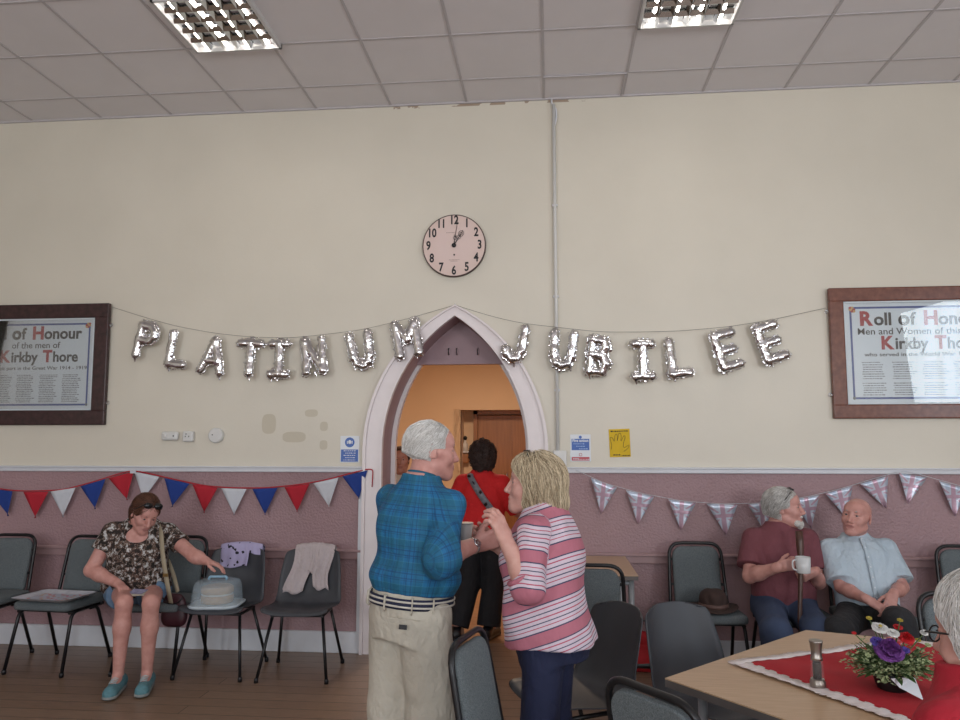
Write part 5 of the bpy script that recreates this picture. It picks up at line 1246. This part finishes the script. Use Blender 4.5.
def strap(pts, w_, m, name, parent, nrm, th=.004):
    pts = [Vector(p) for p in pts]; b = MB(); n = len(pts)
    def P(u, v):
        f = u * (n - 1); i = min(int(f), n - 2); t_ = f - i; a, b_, c_, d_ = pts[max(i - 1, 0)], pts[i], pts[i + 1], pts[min(i + 2, n - 1)]
        p = .5 * (2 * b_ + (c_ - a) * t_ + (2 * a - 5 * b_ + 4 * c_ - d_) * t_ * t_ + (3 * b_ - a - 3 * c_ + d_) * t_ ** 3); tg = (c_ - b_).normalized(); sd = tg.cross(Vector(nrm)).normalized(); return p + sd * (v - .5) * w_
    b.grid(P, 8 * (n - 1), 2, thick=th); return b.build(name, m, parent)
st_ = strap(pts, .052, MS, 'shoulder_strap', r1.root, (0, 1, 0))
for f in (.15, .32, .5, .68, .85):
    i = int(f * 5); p = Vector(pts[i]).lerp(Vector(pts[i + 1]), f * 5 - i); dd_ = (Vector(pts[i + 1]) - Vector(pts[i])).normalized()
    MB().box(p + Vector((0, .004, 0)), (.055, .010, .022), rot=Vector((0, 0, 1)).rotation_difference(dd_).to_matrix(), bev=.002).build('strap_band', M_black, st_)
# ================================================================ face peeping round the jamb
hp = at(403, 458, 1.15)
k1 = Person('person looking out from behind the left jamb of the arch, only half a face showing', (hp.x - .02, 1.15), 8, .95, (0, 0, .80), rows=FEM, skin=M_skin2, hs=.92)
k1.head(up=.13, pitch=4)
for k in (-1, 1): k1.arm(k, (hp.x + k * .2, 1.1, .78), (0, 1, 0), (0, 0, -1), (-k, 0, 0)); k1.leg(k, (k * .09, 0, .42), (k * .09, .02, .09), shoe=(M_black, M_black))
k1.build_body(.009); k1.brows(M_hbrown); k1.top('white_top', cloth_mat('white_jersey', 'cfcac4'), hem=-.02, h=.009); k1.trousers('trousers', cloth_mat('dark_jersey', '25262c'), h=.009)
k1.hair(M_hbrown, short_hair(.066, .0, .010, -.08), h=.004, n=500, comb=comb_down(), ln=.04)
# ================================================================ seated woman on the left
hp = at(137, 598, -.52)
w2 = Person('seated woman in a floral top and denim shorts with sunglasses pushed up on her hair', (hp.x, -.52), 14, .97, (0, 0, .535), lean=13, tw=2, side=3, rows=FEM, wm=1.18, dm=1.2, skin=M_skin1, shw=.182, hs=.97)
w2.head(yaw=36, pitch=30, roll=8, up=.085, fwd=-.05, face=.92, neck=1.0, wsh=(.035, 0, -.01))
kR, kL = w2.L(at(124, 603, -1.0)), w2.L(at(151, 603, -.99)); aR, aL = w2.L(on(119, 684, .10)), w2.L(on(149, 680, .10))
aR, aL = w2.L(at(118, 676, -.98)), w2.L(at(147, 672, -.92)); aR[2] = .09; aL[2] = .09
M_trainer = mat('teal_mesh', '56808a', .8, var=.15, vscale=60); M_lace = mat('pale_lace', 'a8b8bc', .8); M_solew = mat('grey_sole', '7f8484', .7)
w2.leg(-1, kR, aR, toe=(.02, -1, 0), fat=.92, shoe=(M_trainer, M_solew, M_lace), slen=.26); w2.leg(1, kL, aL, toe=(.10, -1, 0), fat=.92, shoe=(M_trainer, M_solew, M_lace), slen=.26)
w2.arm(-1, at(117, 583, -.80), (-.9, -.1, -.5), (.75, -.45, -.30), (.1, -.2, -1), (20, 30, 20), fat=1.18, thumb=10); w2.arm(1, at(206, 561, -.70), (.3, -.5, -.2), (.93, .1, -.32), (0, -.1, -1), (12, 18, 15), fat=1.12, elbow=at(194, 556, -.66))
w2.build_body(); w2.brows(M_hbrown, .0035); w2.afat = 1.18
w2.top('floral_top', floral(), hem=.0, inf=.018, sleeve=.50, sl_inf=.012, neck=.076, neck_z=.44, belly=.05, flare=.03, vneck=.06, disp=folds(26, .005, 21), sfl=.012)
M_denim = mat('faded_denim', '5d7690', .85, var=.12, vscale=30, bump=.3, bscale=60)
w2.trousers('denim_shorts', M_denim, waist=.04, inf=.010, leg_inf=.012, to='thigh', frac=.34, fat=1.1, disp=folds(30, .003, 6))
def cb2(P): v = comb_down((0, -.04, .12))(P); v[:, 1] += .8; return v
w2.hair(M_hauburn, [Grp([Ell((0, .018, .038), (.084, .103, .092)), Plane((0, -.068, .052), (0, -.8, -.6))], .01), Grp([Ell((0, .035, -.01), (.080, .088, .105)), Plane((0, .0, 0), (0, -1, .0)), Plane((0, 0, -.095), (0, 0, -1))], .01)], disp=wob(.003, 70, 5), n=4000, comb=cb2, ln=.07, lift=.006, r=.0016, spr=.22)
q = w2.q
b = MB()
for k in (-1, 1): b.ball(q(k * .036, -.068, .104), (.030, .012, .021), 14, M=Matrix((w2.H @ rx(-35)).tolist()))
b.build('sunglasses', mat('dark_lens', '101216', .06, var=0), w2.root)
b = MB()
for k in (-1, 1): b.tube(bend([q(k * .066, -.062, .104), q(k * .088, -.03, .05), q(k * .088, .03, .012)], .03), .0035, 6)
b.tube([q(-.012, -.080, .104), q(.012, -.080, .104)], .003, 6); b.build('sunglasses_arms', M_black, w2.root)
# card in her hand, shoulder bag
c = at(139, 593, -.86); t = thing('paper_card', 'small printed cards held on the lap of the seated woman', 'card', tuple(c))
MB().box((0, 0, 0), (.11, .075, .003), rot=Matrix.Rotation(.25, 3, 'Z') @ Matrix.Rotation(.25, 3, 'X'), bev=.001).build('card', mat('cream_card', 'c9bfae', .7), t); MB().box((-.012, .008, .008), (.10, .07, .003), rot=Matrix.Rotation(-.1, 3, 'Z') @ Matrix.Rotation(.2, 3, 'X'), bev=.001).build('printed_card', mat('purple_grey_card', '8c8aa6', .6, var=.3, vscale=60), t)
bp = at(173, 606, -.62)
t = thing('shoulder_bag', 'maroon shoulder bag with beige strap hanging beside the seated woman', 'bag', tuple(bp))
P_ = [Cap((-.02, 0, .0), (.035, 0, .0), .055, .055, .02, np.eye(3), V3(1, .55, 1.6)), Cap((-.02, 0, -.08), (.035, .0, -.08), .055, .055, .03, np.eye(3), V3(1, .6, 1))]
sdf_obj('bag_body', P_, .006, mat('maroon_leather', '3c1822', .45, var=.1), t, disp=folds(30, .004, 2)); MB().tube(bend([(-.06, -.030, .06), (-.02, -.036, .02), (.04, -.036, .02), (.08, -.030, .06)], .04), .005, 6).build('bag_piping', M_black, t)
M_strap = mat('beige_webbing', '9a8f7a', .8, var=.05)
Lb = lambda w_: Vector(w_) - Vector(bp)
sp_ = [Lb(at(158, 522, -.50)), Lb(at(161, 532, -.665)), Lb(at(163, 555, -.74)), Lb(at(166, 575, -.74)), Lb(at(169, 592, -.72)), Lb(at(171, 603, -.68))]
st_ = strap(sp_, .030, M_strap, 'bag_strap', t, (0, -1, 0)); strap([Lb(at(168, 560, -.50)), Lb(at(174, 576, -.52)), Lb(at(178, 592, -.58))], .028, M_strap, 'bag_strap', t, (0, -1, 0))
MB().box(sp_[3] + Vector((0, -.006, 0)), (.036, .006, .022), bev=.002).build('strap_buckle', mat('brass', '8f7a50', .3, metal=1), st_)
# ================================================================ man in the maroon t-shirt
hp = at(783, 602, -.50)
m2 = Person('seated man in a maroon t-shirt with white beard, holding a mug and a stick', (hp.x, -.50), -3, .97, (0, 0, .52), lean=-4, tw=4, side=1, rows=MALE, wm=1.08, dm=1.3, shw=.178, hs=1.03, skin=M_skin1)
m2.head(yaw=72, pitch=-2, up=.135, fwd=-.02, neck=1.15, wsh=(.03, 0, -.01))
m2.afat = 1.15
m2.arm(-1, at(779, 567, -.80), (-.6, .2, -.9), (.92, -.15, .25), (.3, .8, .1), (55, 60, 40), fat=1.15, thumb=40); m2.arm(1, at(814, 572, -.76), (.25, .1, -1), (-.80, -.35, -.35), (-.35, .6, .5), (45, 55, 35), fat=1.15, thumb=40)
m2.leg(-1, m2.L(at(776, 632, -.98)), (-.16, -.42, .09), fat=1.12, shoe=(M_black, M_black)); m2.leg(1, m2.L(at(818, 632, -.96)), (.20, -.42, .09), fat=1.12, shoe=(M_black, M_black))
m2.build_body(); m2.brows(M_hgrey)
m2.top('maroon_tshirt', cloth_mat('maroon_jersey', '6e3c44', bump=.25), hem=-.03, inf=.014, sleeve=.74, sl_inf=.016, neck=.066, neck_z=.462, belly=.035, disp=folds(24, .005, 31), sfl=.014)
m2.trousers('jeans', mat('navy_denim', '34415c', .85, var=.12, vscale=12, bump=.3, bscale=50), waist=.03, inf=.01, leg_inf=.018, frac=.97, disp=folds(22, .004, 9), fat=1.12)
m2.hair(M_hgrey, short_hair(.070, .01, .007, -.065), disp=wob(.003, 70, 6), n=4500, comb=comb_down((0, -.03, .12), back=.5), ln=.04, lift=.006, r=.0015, spr=.3)
m2.hair(M_hwhite, [Cap((-.032, -.070, -.090), (.032, -.070, -.090), .020, .020, .02), Ell((0, -.086, -.100), (.026, .020, .026), k=.02), Cap((-.024, -.098, -.052), (.024, -.098, -.052), .0065, .0065, .01)], name='beard', disp=wob(.002, 160, 2), n=500, comb=lambda P: np.tile(V3(0, -.2, -1), (len(P), 1)), ln=.02, lift=.002, r=.0008)
q = m2.q; gl = MB().tube(bend([q(.084, .03, .02), q(.086, -.02, .055), q(.070, -.052, .102)], .03), .0026, 6).build('glasses', M_black, m2.root)
MB().tube(bend([q(-.084, .03, .02), q(-.086, -.02, .055), q(-.070, -.052, .102)], .03), .0026, 6).build('glasses_arm', M_black, gl)
b = MB()
for k in (-1, 1): b.tube([q(k * .036 + .026 * math.cos(t_), -.052 + .016 * math.sin(t_), .118 - .012 * abs(math.cos(t_)) * 0 + .010 * math.sin(t_)) for t_ in [j * math.pi / 8 for j in range(16)]], .0018, 5, closed=True)
b.build('glasses_rims', M_black, gl)
pm = at(803.5, 573, -.92); cup('coffee_mug', 'white mug in the hand of the man in the maroon t-shirt', tuple(pm), .039, .042, .092, M_china, 'mug', handle=math.radians(195))
a, b_ = at(799, 531, -.78), at(801, 655, -.93); b_.z = 0.0; b_ = Vector((b_.x, -.92, .0)); pts = [a.lerp(b_, f) + Vector((.006 * math.sin(9 * f), 0, 0)) for f in [k / 14 for k in range(15)]]
M_stick = mat('dark_brown_wood', '4a2f26', .4, var=.2, vscale=30)
o = MB().tube(pts, [.022, .023, .019, .016, .0145, .014, .013, .0145, .012, .0125, .011, .011, .010, .010, .009], 10).build('walking_stick', M_stick); tag(o, 'brown wooden walking stick held upright by the man in the maroon t-shirt', 'walking stick')
MB().lathe([(.012, 0), (.012, .03), (.010, .035)], tuple(b_), 12).build('rubber_tip', M_black, o)
# ================================================================ man in the pale blue shirt
hp = at(869, 604, -.62)
m3 = Person('bald seated man in a pale blue short sleeved shirt, hands clasped in his lap', (hp.x, -.60), -2, .93, (0, 0, .495), lean=-15, side=-1, rows=MALE, wm=1.02, dm=1.2, shw=.178, hs=1.0, skin=M_skin1)
m3.head(yaw=-38, pitch=-8, roll=6, up=.130, fwd=-.045, neck=1.05, mouth=1.2)
m3.afat = 1.1
m3.arm(-1, at(868, 600, -.86), (-.25, .1, -1), (.62, -.45, -.42), (.3, .1, -1), (25, 35, 25), fat=1.06, thumb=20); m3.arm(1, at(893, 595, -.84), (.6, .1, -.8), (-.45, -.55, -.55), (-.5, .4, -.9), (30, 40, 25), fat=1.06, thumb=20)
m3.leg(-1, m3.L(at(838, 632, -1.02)), (-.20, -.45, .09), fat=1.08, shoe=(M_black, M_black)); m3.leg(1, m3.L(at(899, 622, -1.00)), (.16, -.45, .09), fat=1.08, shoe=(M_black, M_black))
m3.build_body(); m3.brows(M_hgrey)
def palecheck():
    g = N('pale_blue_cotton'); g.base(g.ramp(g.noise(g.coord(), 5, 3), [(.3, lin('a9b9c6')), (.7, lin('b6c4cf'))])); g.set(Roughness=.8); creases(g, .75); return g.m
M_pale = palecheck()
sh3 = m3.top('shirt', M_pale, hem=.02, inf=.016, sleeve=.84, sl_inf=.018, neck=.060, neck_z=.445, belly=.025, disp=folds(26, .005, 41), sfl=.022)
m3.collar(M_pale, r=.062, z=.440, h_=.048, gap=60, tilt=12, parent=sh3)
lf = m3.topP[0]
b = MB(); pts = []
for z in (.06, .12, .18, .24, .30, .36, .42):
    r_ = lf.rows; y = np.interp(z, r_[:, 0], r_[:, 2]) - np.interp(z, r_[:, 0], r_[:, 4]); pts.append(m3.tp(0, y - .005, z))
strap(pts, .026, M_pale, 'button_placket', sh3, (0, -1, 0))
for p in pts[::1]: MB().ball(tuple(p + V3(0, -.006, 0)), (.005, .002, .005), 8).build('button', M_swhite, sh3)
m3.trousers('trousers', cloth_mat('charcoal_wool', '26272b'), waist=.05, inf=.01, leg_inf=.018, frac=.97, disp=folds(22, .004, 9), fat=1.08)
# ================================================================ white haired woman at the table
hp = at(980, 626, -3.70)
w3 = Person('white haired woman in a red top seated at the wooden table, seen from behind', (hp.x + .025, hp.y - .095), -140, 1.0, (0, 0, hp.z - .565), lean=10, rows=FEM, wm=1.22, dm=1.25, skin=M_skin3, shw=.185, hs=1.0)
w3.head(yaw=-142, pitch=6, up=.085, fwd=-.03, absolute=True, wsh=(.05, 0, 0))
w3.arm(1, w3.W((.16, -.36, .76)), (.3, -.5, -1), w3.Rw @ V3(-.5, -.8, 0), (0, 0, -1), (15, 20, 15), fat=1.1); w3.arm(-1, w3.W((-.16, -.36, .76)), (.3, -.5, -1), w3.Rw @ V3(.5, -.8, 0), (0, 0, -1), (15, 20, 15), fat=1.1)
for k in (-1, 1): w3.leg(k, (k * .11, -.40, .50), (k * .11, -.36, .09), shoe=(M_black, M_black))
w3.build_body(); w3.brows(M_hwhite); w3.afat = 1.1
w3.top('red_top', cloth_mat('crimson_knit', 'a01428', bump=.2), hem=-.06, inf=.018, sleeve=1.0, sl_inf=.018, fore=.7, neck=.060, neck_z=.485, disp=folds(18, .004, 51), h=.006)
w3.trousers('trousers', cloth_mat('grey_cotton', '3a3b42'), h=.009)
def cb3(P): v = comb_down((0, .02, .13))(P); v[:, 2] -= .3; return v
w3.hair(M_hwhite, [Grp([Ell((0, .018, .040), (.094, .112, .100)), Plane((0, -.070, .055), (0, -.8, -.6))], .01), Grp([Ell((0, .035, -.005), (.090, .092, .110)), Plane((0, -.020, 0), (0, -1, .1)), Plane((0, 0, -.085), (0, 0, -1))], .015)],
        disp=lambda V: wob(.006, 50, 8)(V), n=9000, comb=cb3, ln=.06, lift=.008, r=.0011, spr=.35)
q = w3.q; b = MB()
gl = MB().tube(bend([q(.085, .02, .012), q(.083, -.05, .014), q(.066, -.104, .012)], .01), .0022, 6).build('glasses', M_black, w3.root)
MB().tube(bend([q(-.085, .02, .012), q(-.083, -.05, .014), q(-.066, -.104, .012)], .01), .0022, 6).build('glasses_arm', M_black, gl)
b = MB()
for k in (-1, 1): b.tube([q(k * .034 + .024 * math.cos(t_), -.100 + abs(math.cos(t_)) * .0, .004 + .017 * math.sin(t_)) for t_ in [j * math.pi / 10 for j in range(20)]], .002, 5, closed=True)
b.tube([q(-.009, -.108, .006), q(.009, -.108, .006)], .002, 5); b.build('glasses_rims', M_black, gl)
# ================================================================ small things
M_crm = cloth_mat('cream_knit', 'b9aeb0', bump=.4, sc=40); M_lav = None
g = N('lavender_print'); n = g.noise(g.coord(), 9, 2); g.base(g.mix(g.math('GREATER_THAN', g.noise(g.coord(), 26, 1), .635), lin('a9a2c4'), lin('23202c'))); g.set(Roughness=.85); M_lav = g.m
def drape(name, label, cat, cx, cy, panels, m, top=.795, seed=1, rz_=0):
    t = thing(name, label, cat, (cx, cy, 0), math.radians(rz_)); r = random.Random(seed)
    for i, (x0, x1, back, front, sk, ph) in enumerate(panels):
        # runs from behind the chair back, over its top edge and down the front
        def P(u, v):
            x = x0 + (x1 - x0) * u; L = back + front; s_ = v * L; f = .006 * math.sin(u * 9 + ph) + .003 * math.sin(u * 21 + 2 * ph)
            zt = top - .07 * abs(x / .2) ** 2.4 * .5
            if s_ < back: d = back - s_; y, z = .315 + f, zt - d
            else:
                d = s_ - back; a = min(d / .05, 1) * math.pi / 2; y = .315 - .045 * math.sin(a) + f * min(1, d * 8) - max(0, d - .03) * .34 - .016; z = zt + .014 * math.sin(min(d / .05, 1) * math.pi) - max(0, d - .02)
                x += sk * d + .02 * math.sin(d * 14 + ph) * min(1, d * 5); z += .012 * math.sin(u * 7 + ph) * min(1, d * 4)
            return Vector((x, y, z))
        MB().grid(P, 22, 30, thick=.003).build('draped_panel', m, t)
    return t
drape('cream_cardigan', 'cream cardigan hung over the back of a charcoal plastic chair', 'cardigan', -1.66, -.50, [(-.13, .02, .12, .33, -.14, .3), (-.02, .06, .12, .20, .0, .9), (.04, .15, .14, .30, -.06, 2.1)], M_crm, rz_=3)
drape('lavender_top', 'lavender garment with black print hung over the chair behind the cake box', 'garment', -2.21, -.50, [(-.16, .05, .10, .17, .16, 1.3), (.02, .15, .10, .08, .16, .2)], M_lav, seed=4)
# cake box on the plastic chair
def frost():
    g = N('frosted_plastic'); g.base(lin('b9ccd8')); g.set(Roughness=.25); g.b.inputs['Alpha'].default_value = .38; g.b.inputs['Specular IOR Level'].default_value = .7; return g.m
cx, cy, cz = -2.23, -.56, .430
t = thing('cake_carrier', 'clear plastic cake box with pale blue lid standing on a charcoal plastic chair', 'cake box', (cx, cy, cz), .12)
def rr_(w_, d, z, r=.05): return [(x, y) for x, y in rrect2(w_, d, r)]
def rrect2(w_, h_, r, n=5): return [(sx * (w_ / 2 - r) + r * math.cos(math.radians(a0 + 90 * k / n)), sy * (h_ / 2 - r) + r * math.sin(math.radians(a0 + 90 * k / n))) for (sx, sy, a0) in ((1, 1, 0), (-1, 1, 90), (-1, -1, 180), (1, -1, 270)) for k in range(n + 1)]
def shell(levels, name, m, parent, capt=True, capb=True):
    b = MB(); R = []
    for (w_, d, z, r) in levels: R.append([b.bm.verts.new((x, y, z)) for x, y in rrect2(w_, d, r)])
    n = len(R[0])
    for i in range(len(R) - 1):
        for k in range(n): f = b.bm.faces.new((R[i][k], R[i][(k + 1) % n], R[i + 1][(k + 1) % n], R[i + 1][k])); f.smooth = True
    if capb: b.bm.faces.new(R[0][::-1])
    if capt: b.bm.faces.new(R[-1])
    return b.build(name, m, parent)
shell([(.30, .27, 0, .07), (.33, .30, .012, .08), (.335, .305, .022, .08), (.30, .27, .024, .07)], 'carrier_base', mat('pale_plastic', 'b9c4cc', .4), t)
dm_ = shell([(.315, .285, .024, .08), (.305, .275, .03, .08), (.285, .255, .14, .08), (.265, .235, .165, .08), (.20, .18, .175, .07)], 'clear_lid', frost(), t, capb=False)
MB().tube(bend([(-.06, 0, .174), (-.055, 0, .192), (.055, 0, .192), (.06, 0, .174)], .02), .008, 8, flat=1.8).build('carrier_handle', mat('blue_plastic', '8fb6cf', .4), dm_)
M_sp = mat('golden_sponge', 'a98555', .9, var=.2, vscale=40, bump=.4, bscale=90)
t = thing('sponge_cake', 'golden sponge cake with cream filling inside the clear cake box', 'cake', (cx, cy, cz + .026))
MB().lathe([(.10, 0), (.105, .01), (.105, .045), (.10, .05)], seg=32).build('lower_sponge', M_sp, t); MB().lathe([(.099, .05), (.102, .055), (.099, .062)], seg=32).build('cream_filling', M_cream, t); MB().lathe([(.10, .062), (.105, .07), (.103, .10), (.09, .108)], seg=32).build('upper_sponge', M_sp, t)
# tray on the padded chair
def specks():
    g = N('confetti_print'); v = g.coord(); vo = g.n('ShaderNodeTexVoronoi', {'Vector': v, 'Scale': 30.0}); g.base(g.mix(g.math('GREATER_THAN', vo.outputs['Distance'], .36), g.mix(.75, vo.outputs['Color'], lin('c04a50')), lin('b4bccb'))); g.set(Roughness=.4); return g.m
t = thing('serving_tray', 'white tray with a colourful print lying on the grey padded chair', 'tray', (-3.335, -.63, .474), -.10)
shell([(.34, .24, .0, .03), (.42, .32, .022, .04), (.43, .33, .024, .04), (.41, .31, .021, .04), (.345, .245, .004, .03)], 'tray_body', mat('tray_white', 'b9bcc6', .35), t)
MB().box((0, 0, .0055), (.32, .22, .001)).build('printed_mat', specks(), t)
# brown hat
c = Vector((1.02, -.53, .470)); M_felt = mat('brown_felt', '382824', .9, var=.1, vscale=40, bump=.2, bscale=300)
t = thing('brown_hat', 'brown felt hat with a lighter band on the grey padded chair', 'hat', c)
P_ = [Ell((0, 0, .045), (.088, .098, .078)), Cap((0, 0, .09), (0, 0, .092), .06, .06, .03, np.eye(3), V3(1, 1.15, .5)), Cap((0, -.05, .152), (0, .06, .150), .022, .022, .03, sub=True), Cap((-.07, -.07, .13), (-.05, -.09, .06), .02, .012, .02, sub=True), Cap((.07, -.07, .13), (.05, -.09, .06), .02, .012, .02, sub=True), Plane((0, 0, .004), (0, 0, -1))]
sdf_obj('crown', P_, .005, M_felt, t)
def brim(u, v): a = 2 * math.pi * u; r = .078 + .072 * v; return Vector((r * math.cos(a), r * 1.10 * math.sin(a), .010 - .012 * v + .022 * v * v * (abs(math.cos(a)) ** 2) + .003))
MB().grid(brim, 48, 5, thick=.004).build('brim', M_felt, t)
MB().grid(lambda u, v: Vector((.091 * math.cos(2 * math.pi * u), .101 * math.sin(2 * math.pi * u), .010 + .030 * v)), 40, 1, thick=.003).build('hat_band', mat('band_brown', '5a423c', .6), t)
# red bag behind the plastic chair
p = on(643, 676, 0); t = thing('red_bag', 'red fabric bag with dark trim on the floor behind the charcoal chair', 'bag', (p.x + .04, p.y + .1, 0))
P_ = [Cap((-.05, 0, .06), (.06, 0, .06), .07, .07, .03, np.eye(3), V3(1, .7, 1)), Cap((-.03, 0, .22), (.03, 0, .20), .045, .06, .08, np.eye(3), V3(1, .7, 1)), Plane((0, 0, .0), (0, 0, -1))]
sdf_obj('bag_body', P_, .007, mat('red_canvas', 'a3161f', .8), t, disp=folds(25, .007, 3)); MB().box((0, -.002, .05), (.20, .11, .045), bev=.02, seg=3).build('dark_trim', M_black, t)
MB().tube(bend([(-.04, 0, .24), (-.05, -.01, .33), (.02, -.01, .33), (.03, 0, .25)], .04), .005, 6).build('bag_handle', M_black, t)
# pepper mill
c = on(818, 687, .7285); t = thing('pepper_mill', 'steel and clear pepper mill standing on the red cloth', 'pepper mill', tuple(c))
M_steel = mat('brushed_steel', '9d9690', .3, metal=.9, var=.05)
MB().lathe([(.023, 0), (.0245, .003), (.0245, .018), (.021, .022), (.021, .026)], seg=32).build('steel_base', M_steel, t)
g = N('clear_acrylic'); g.base((.9, .9, .9, 1)); g.set(Roughness=.05); g.b.inputs['Alpha'].default_value = .08; g.b.inputs['Specular IOR Level'].default_value = .8
MB().lathe([(.0205, .026), (.0195, .06), (.0185, .085)], seg=32).build('clear_body', g.m, t); MB().lathe([(.013, .026), (.0135, .07), (.012, .078)], seg=20).build('peppercorns', mat('peppercorn', '2a1a16', .8, var=.5, vscale=300, bump=.6, bscale=300), t)
MB().lathe([(.0185, .084), (.0185, .092), (.016, .096), (.0165, .115), (.020, .138), (.0215, .142), (.019, .146), (.006, .144)], seg=32).build('steel_top', M_steel, t)
# flower arrangement
c = on(893, 689, .7285); t = thing('flower_arrangement', 'mixed flowers and foliage in a black pot on the red cloth', 'flowers', tuple(c))
MB().lathe([(.040, 0), (.046, .004), (.062, .055), (.060, .057), (.05, .05)], seg=28).build('flower_pot', mat('black_pot', '17191a', .5), t)
r = random.Random(11); M_leaf = mat('mid_green_leaf', '3c5a2c', .6, var=.3, vscale=30); M_leaf2 = mat('pale_green_leaf', '9aa67c', .7, var=.25, vscale=40); M_stem = mat('green_stem', '4a5f34', .7)
def leaf(b, p, d, L, w_, mi=0):
    d = Vector(d).normalized(); s_ = d.cross(Vector((r.uniform(-.3, .3), r.uniform(-.3, .3), 1))).normalized(); n = s_.cross(d)
    prev = None
    for k in range(5):
        f = k / 4; ww = w_ * math.sin(math.pi * min(.97, f * .9 + .08)); q = Vector(p) + d * L * f - Vector((0, 0, 1)) * L * f * f * .25
        cur = [b.bm.verts.new(q - s_ * ww - n * .0), b.bm.verts.new(q + n * ww * -.25), b.bm.verts.new(q + s_ * ww)]
        if prev:
            for j in (0, 1): fc_ = b.bm.faces.new((prev[j], prev[j + 1], cur[j + 1], cur[j])); fc_.material_index = mi; fc_.smooth = True
        prev = cur
b = MB(); b2 = MB(); b3 = MB()
for k in range(230):
    a = r.uniform(0, 6.28); e = r.uniform(-.25, .95); d = Vector((math.cos(a) * math.cos(e), math.sin(a) * math.cos(e) * .8, math.sin(e) * .8 + .08)); base_ = Vector((math.cos(a) * .03, math.sin(a) * .03, .06)); L = r.uniform(.045, .105)
    tip = base_ + d * L; b3.tube([base_, base_.lerp(tip, .5) + Vector((0, 0, .01)), tip], .0012, 4)
    if k % 3 == 0: leaf(b, base_ + d * L * .5, d, r.uniform(.04, .07), r.uniform(.008, .015))
    else:
        for j in range(9): q = base_ + d * L * r.uniform(.55, 1.15) + Vector((r.uniform(-.012, .012), r.uniform(-.012, .012), r.uniform(-.01, .012))); leaf(b2, q, (r.uniform(-1, 1), r.uniform(-1, 1), r.uniform(-.2, 1)), .013, .004)
b.build('broad_leaves', M_leaf, t, flip=False)['kind'] = 'stuff'; b2.build('filler_foliage', M_leaf2, t, flip=False)['kind'] = 'stuff'; b3.build('stems', M_stem, t)['kind'] = 'stuff'
def bloom(u, v, dy, R_, m, label, n=5, rings=4, cup_=.5, name='bloom', ctr=None):
    w_ = at(u, v, c.y + dy) - c; b = MB(); ax = Vector((w_.x * .6, w_.y - .35, .75)).normalized(); Q = Vector((0, 0, 1)).rotation_difference(ax).to_matrix()
    for k in range(rings):
        for j in range(n + k):
            a = 2 * math.pi * j / (n + k) + k * .7; f = (k + 1) / rings; op = cup_ + (1 - cup_) * f
            def P(x, y, a=a, f=f, op=op):
                rr = R_ * f * (y ** .8); s_ = (x - .5) * 1.5 * R_ * (.55 + .5 * f) * math.sin(math.pi * min(.92, y * .75 + .12)); z = R_ * (1 - op) * y * 1.3 + .12 * R_ * math.sin(9 * x + j) * y
                return w_ + Q @ Vector((rr * math.cos(a) - s_ * math.sin(a), rr * math.sin(a) + s_ * math.cos(a), z))
            b.grid(P, 4, 4)
    o = b.build(name, m, t, flip=False)
    if label: o['label'] = label
    if ctr: MB().ball(tuple(w_ + ax * R_ * .25), R_ * .28, 8).build('flower_centre', ctr, o)
    MB().tube([w_ * .98, w_ * .5 + Vector((0, 0, .03)), Vector((0, 0, .06))], .0018, 5).build('flower_stem', M_stem, o)
M_pur = mat('violet_petal', '7a4494', .7, var=.2, vscale=60); M_vio = mat('blue_violet_petal', '4a3a8e', .7, var=.2); M_rd = mat('red_petal', 'b4141e', .6, var=.2); M_wp = mat('white_petal', 'd2d2d0', .7, var=.05); M_yc = mat('yellow_centre', 'a8963c', .8)
bloom(889, 651, -.07, .043, M_pur, 'large purple bloom', 13, 9, .15)
bloom(878, 642, -.05, .022, M_vio, 'blue violet flower', 5, 3); bloom(905, 650, -.07, .014, M_vio, 'small blue violet flower', 5, 2)
bloom(906, 638, -.03, .024, M_rd, 'bright red flower', 7, 5, .3, ctr=M_rd); bloom(898, 627, .03, .014, M_rd, 'small red flower', 5, 3); bloom(854, 633, -.02, .007, M_rd, 'red bud', 5, 2)
bloom(880, 628, .0, .024, M_wp, 'white flower', 6, 3, ctr=M_yc); bloom(893, 633, -.02, .019, M_wp, 'white flower', 6, 3); bloom(924, 633, .0, .012, M_wp, 'white rosebud', 5, 3, .1); bloom(876, 625, .02, .013, M_wp, 'white flower', 6, 2)
for (u, v) in ((880, 676), (884, 681), (869, 618), (900, 620), (868, 655), (918, 640), (928, 645), (906, 662), (912, 668)): bloom(u, v, -.06 if v > 640 else .02, .009, M_leaf2 if v > 640 else M_yc, None, 5, 2, name='small_bloom')
pcd = on(897, 692, .7285); t = thing('white_card', 'small folded white card leaning on the black flower pot', 'card', (pcd.x, pcd.y - .01, .7285), .3)
b = MB(); v_ = [b.bm.verts.new(p) for p in ((-.05, -.03, .055), (.045, -.02, .050), (.022, -.075, 0.001), (-.02, -.03, .026))]; b.bm.faces.new(v_); o = b.build('folded_card', M_swhite, t); md = o.modifiers.new('t', 'SOLIDIFY'); md.thickness = .001
# red drink glass half hidden by the white hair
p = on(903, 668, .7285); p = on(899, 667, .7285); t = thing('drinking_glass', 'glass with red and dark contents between the flowers and the white haired woman', 'glass', tuple(p))
MB().lathe([(.028, 0), (.03, .004), (.032, .055)], seg=24).build('dark_drink', mat('dark_drink', '201014', .2), t); MB().lathe([(.0325, .055), (.0345, .095), (.033, .096)], seg=24).build('red_band', mat('red_glass', 'a0202a', .25), t)
